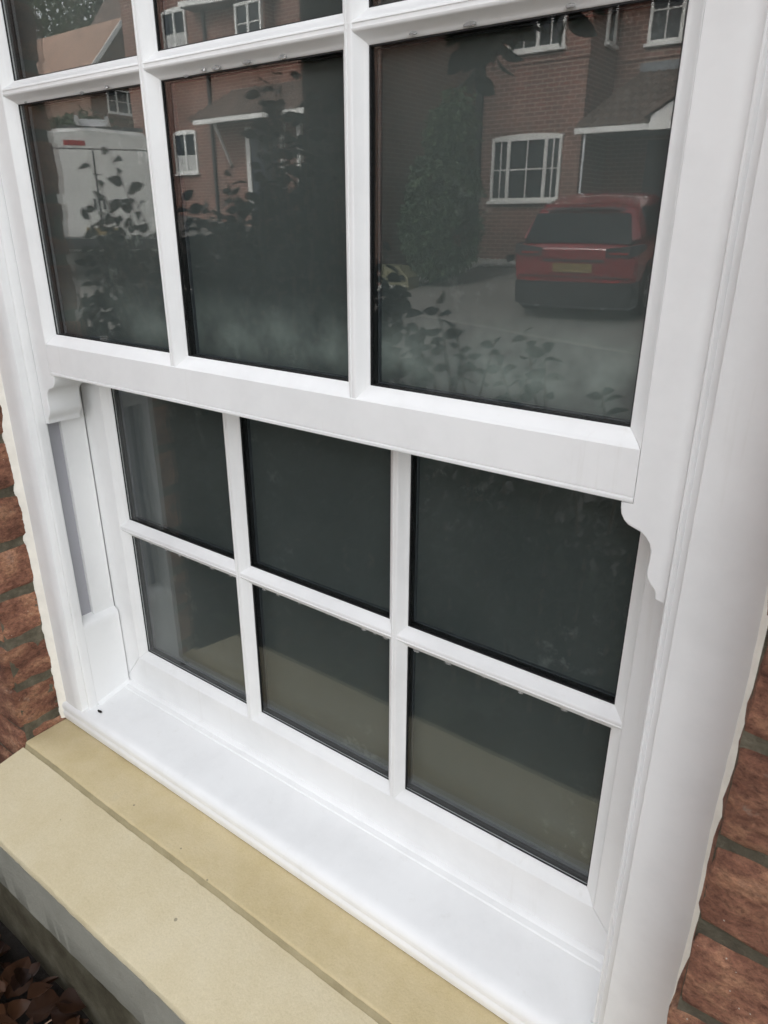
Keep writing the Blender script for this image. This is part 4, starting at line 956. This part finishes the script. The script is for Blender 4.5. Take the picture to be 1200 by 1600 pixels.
blob_plant('hedge_bush', 'rounded dark green bush showing above the white van', 'bush', (-19.5, hb[1], hz_), [(-19.5, hb[1], hz_ + 1.2, 1.3, 1.2, 1.35), (-18.6, hb[1] - .3, hz_ + 1.0, .9, .8, 1.1), (-20.6, hb[1], hz_ + 1.3, 1.2, 1, 1.3)], 9000, .14, 'conifer_leaf', 'foliage', [((-19.5, hb[1], hz_ - .05), (-19.5, hb[1], hz_ + 1.4), .10, .04)])
for i, (x, yp, h, lab) in enumerate([(-46, 30, 14.0, 'broad leafy tree standing behind the salmon roofed house'), (-38, 33, 15, 'tall leafy tree behind the gap between the distant roofs'), (-54, 27, 13, 'leafy tree at the far left end of the street')]):
    y = ry(yp); g0 = gz(x, y)
    blob_plant('leafy_tree', lab, 'tree', (x, y, g0), [(x, y, g0 + h * .62, 4.2, 3.6, h * .36), (x + 2.2, y + 1, g0 + h * .5, 2.8, 2.4, h * .26), (x - 2.4, y - 1, g0 + h * .55, 2.8, 2.6, h * .28), (x + .5, y, g0 + h * .82, 2.6, 2.4, h * .18)], 9000, .34, 'tree_leaf', 'crown',
               [((x, y, g0 - .1), (x, y, g0 + h * .6), .32, .15)] + [((x, y, g0 + h * .35), (x + 2.6 * math.cos(a), y + 2.6 * math.sin(a), g0 + h * .68), .13, .04) for a in (0, 1.3, 2.5, 3.8, 5)], 'trees beyond the distant houses')
# white pebbles along the foot of the opposite walls
def pebbles(name, x0, x1, yp0, yp1, n, lab):
    vs = []; fs = []
    for _ in range(n):
        x, yp = random.uniform(x0, x1), random.uniform(yp0, yp1); y = ry(yp); z = gz(x, y) + .02 + random.uniform(0, .05); s = random.uniform(.02, .045); k = len(vs)
        p = Vector((x, y, z)); r = rnd_rot()
        vs += [tuple(p + (r @ Vector(v)) * s) for v in ((1, 0, 0), (-1, 0, 0), (0, .8, 0), (0, -.8, 0), (0, 0, .6), (0, 0, -.6))]
        fs += [tuple(k + i for i in f) for f in ((0, 2, 4), (2, 1, 4), (1, 3, 4), (3, 0, 4), (2, 0, 5), (1, 2, 5), (3, 1, 5), (0, 3, 5))]
    o = MB().add(vs, fs).build(name, 'white_pebble', None, 70, fix=False); tag(o, lab, 'pebbles', kind='stuff')
pebbles('pebble_strip', -7.99, -5.9, 13.35, 13.88, 2600, 'white pebbles along the foot of the opposite brick wall')
pebbles('pebble_border', -7.99, -7.45, 10.5, 13.3, 3000, 'white pebbles bordering the conifer and the side wall')
g0 = gz(-7.8, ry(10.75))
mb = MB(); mb.loft([[(-7.99, y, g0 - .05 - .0), (-7.99, y, g0 + .42), (-7.62, y, g0 + .40), (-7.42, y, g0 + .22), (-7.40, y, g0 - .05)] for y in (ry(11.05), ry(10.72))]); o = mb.build('corner_block', 'cream_render', None); tag(o, 'low cream block at the corner of the side wall by the conifer', 'block')
for i, x in enumerate((-6.98, -6.78)):
    z = gz(x, ry(13.75)); mb = MB(); n = 14; mb.loft([[(x + rr * math.cos(2 * math.pi * k / n), ry(13.70) + rr * math.sin(2 * math.pi * k / n), z + h) for k in range(n)] for rr, h in ((.06, .02), (.085, .17), (.09, .19), (.075, .19), (.06, .12))])
    pot = mb.build('plant_pot', 'black_plastic', None, 40); tag(pot, ['small dark plant pot at the wall foot, the one nearer the conifer', 'small dark plant pot at the wall foot, the one nearer the red car'][i], 'plant pot', 'pots at the wall foot')
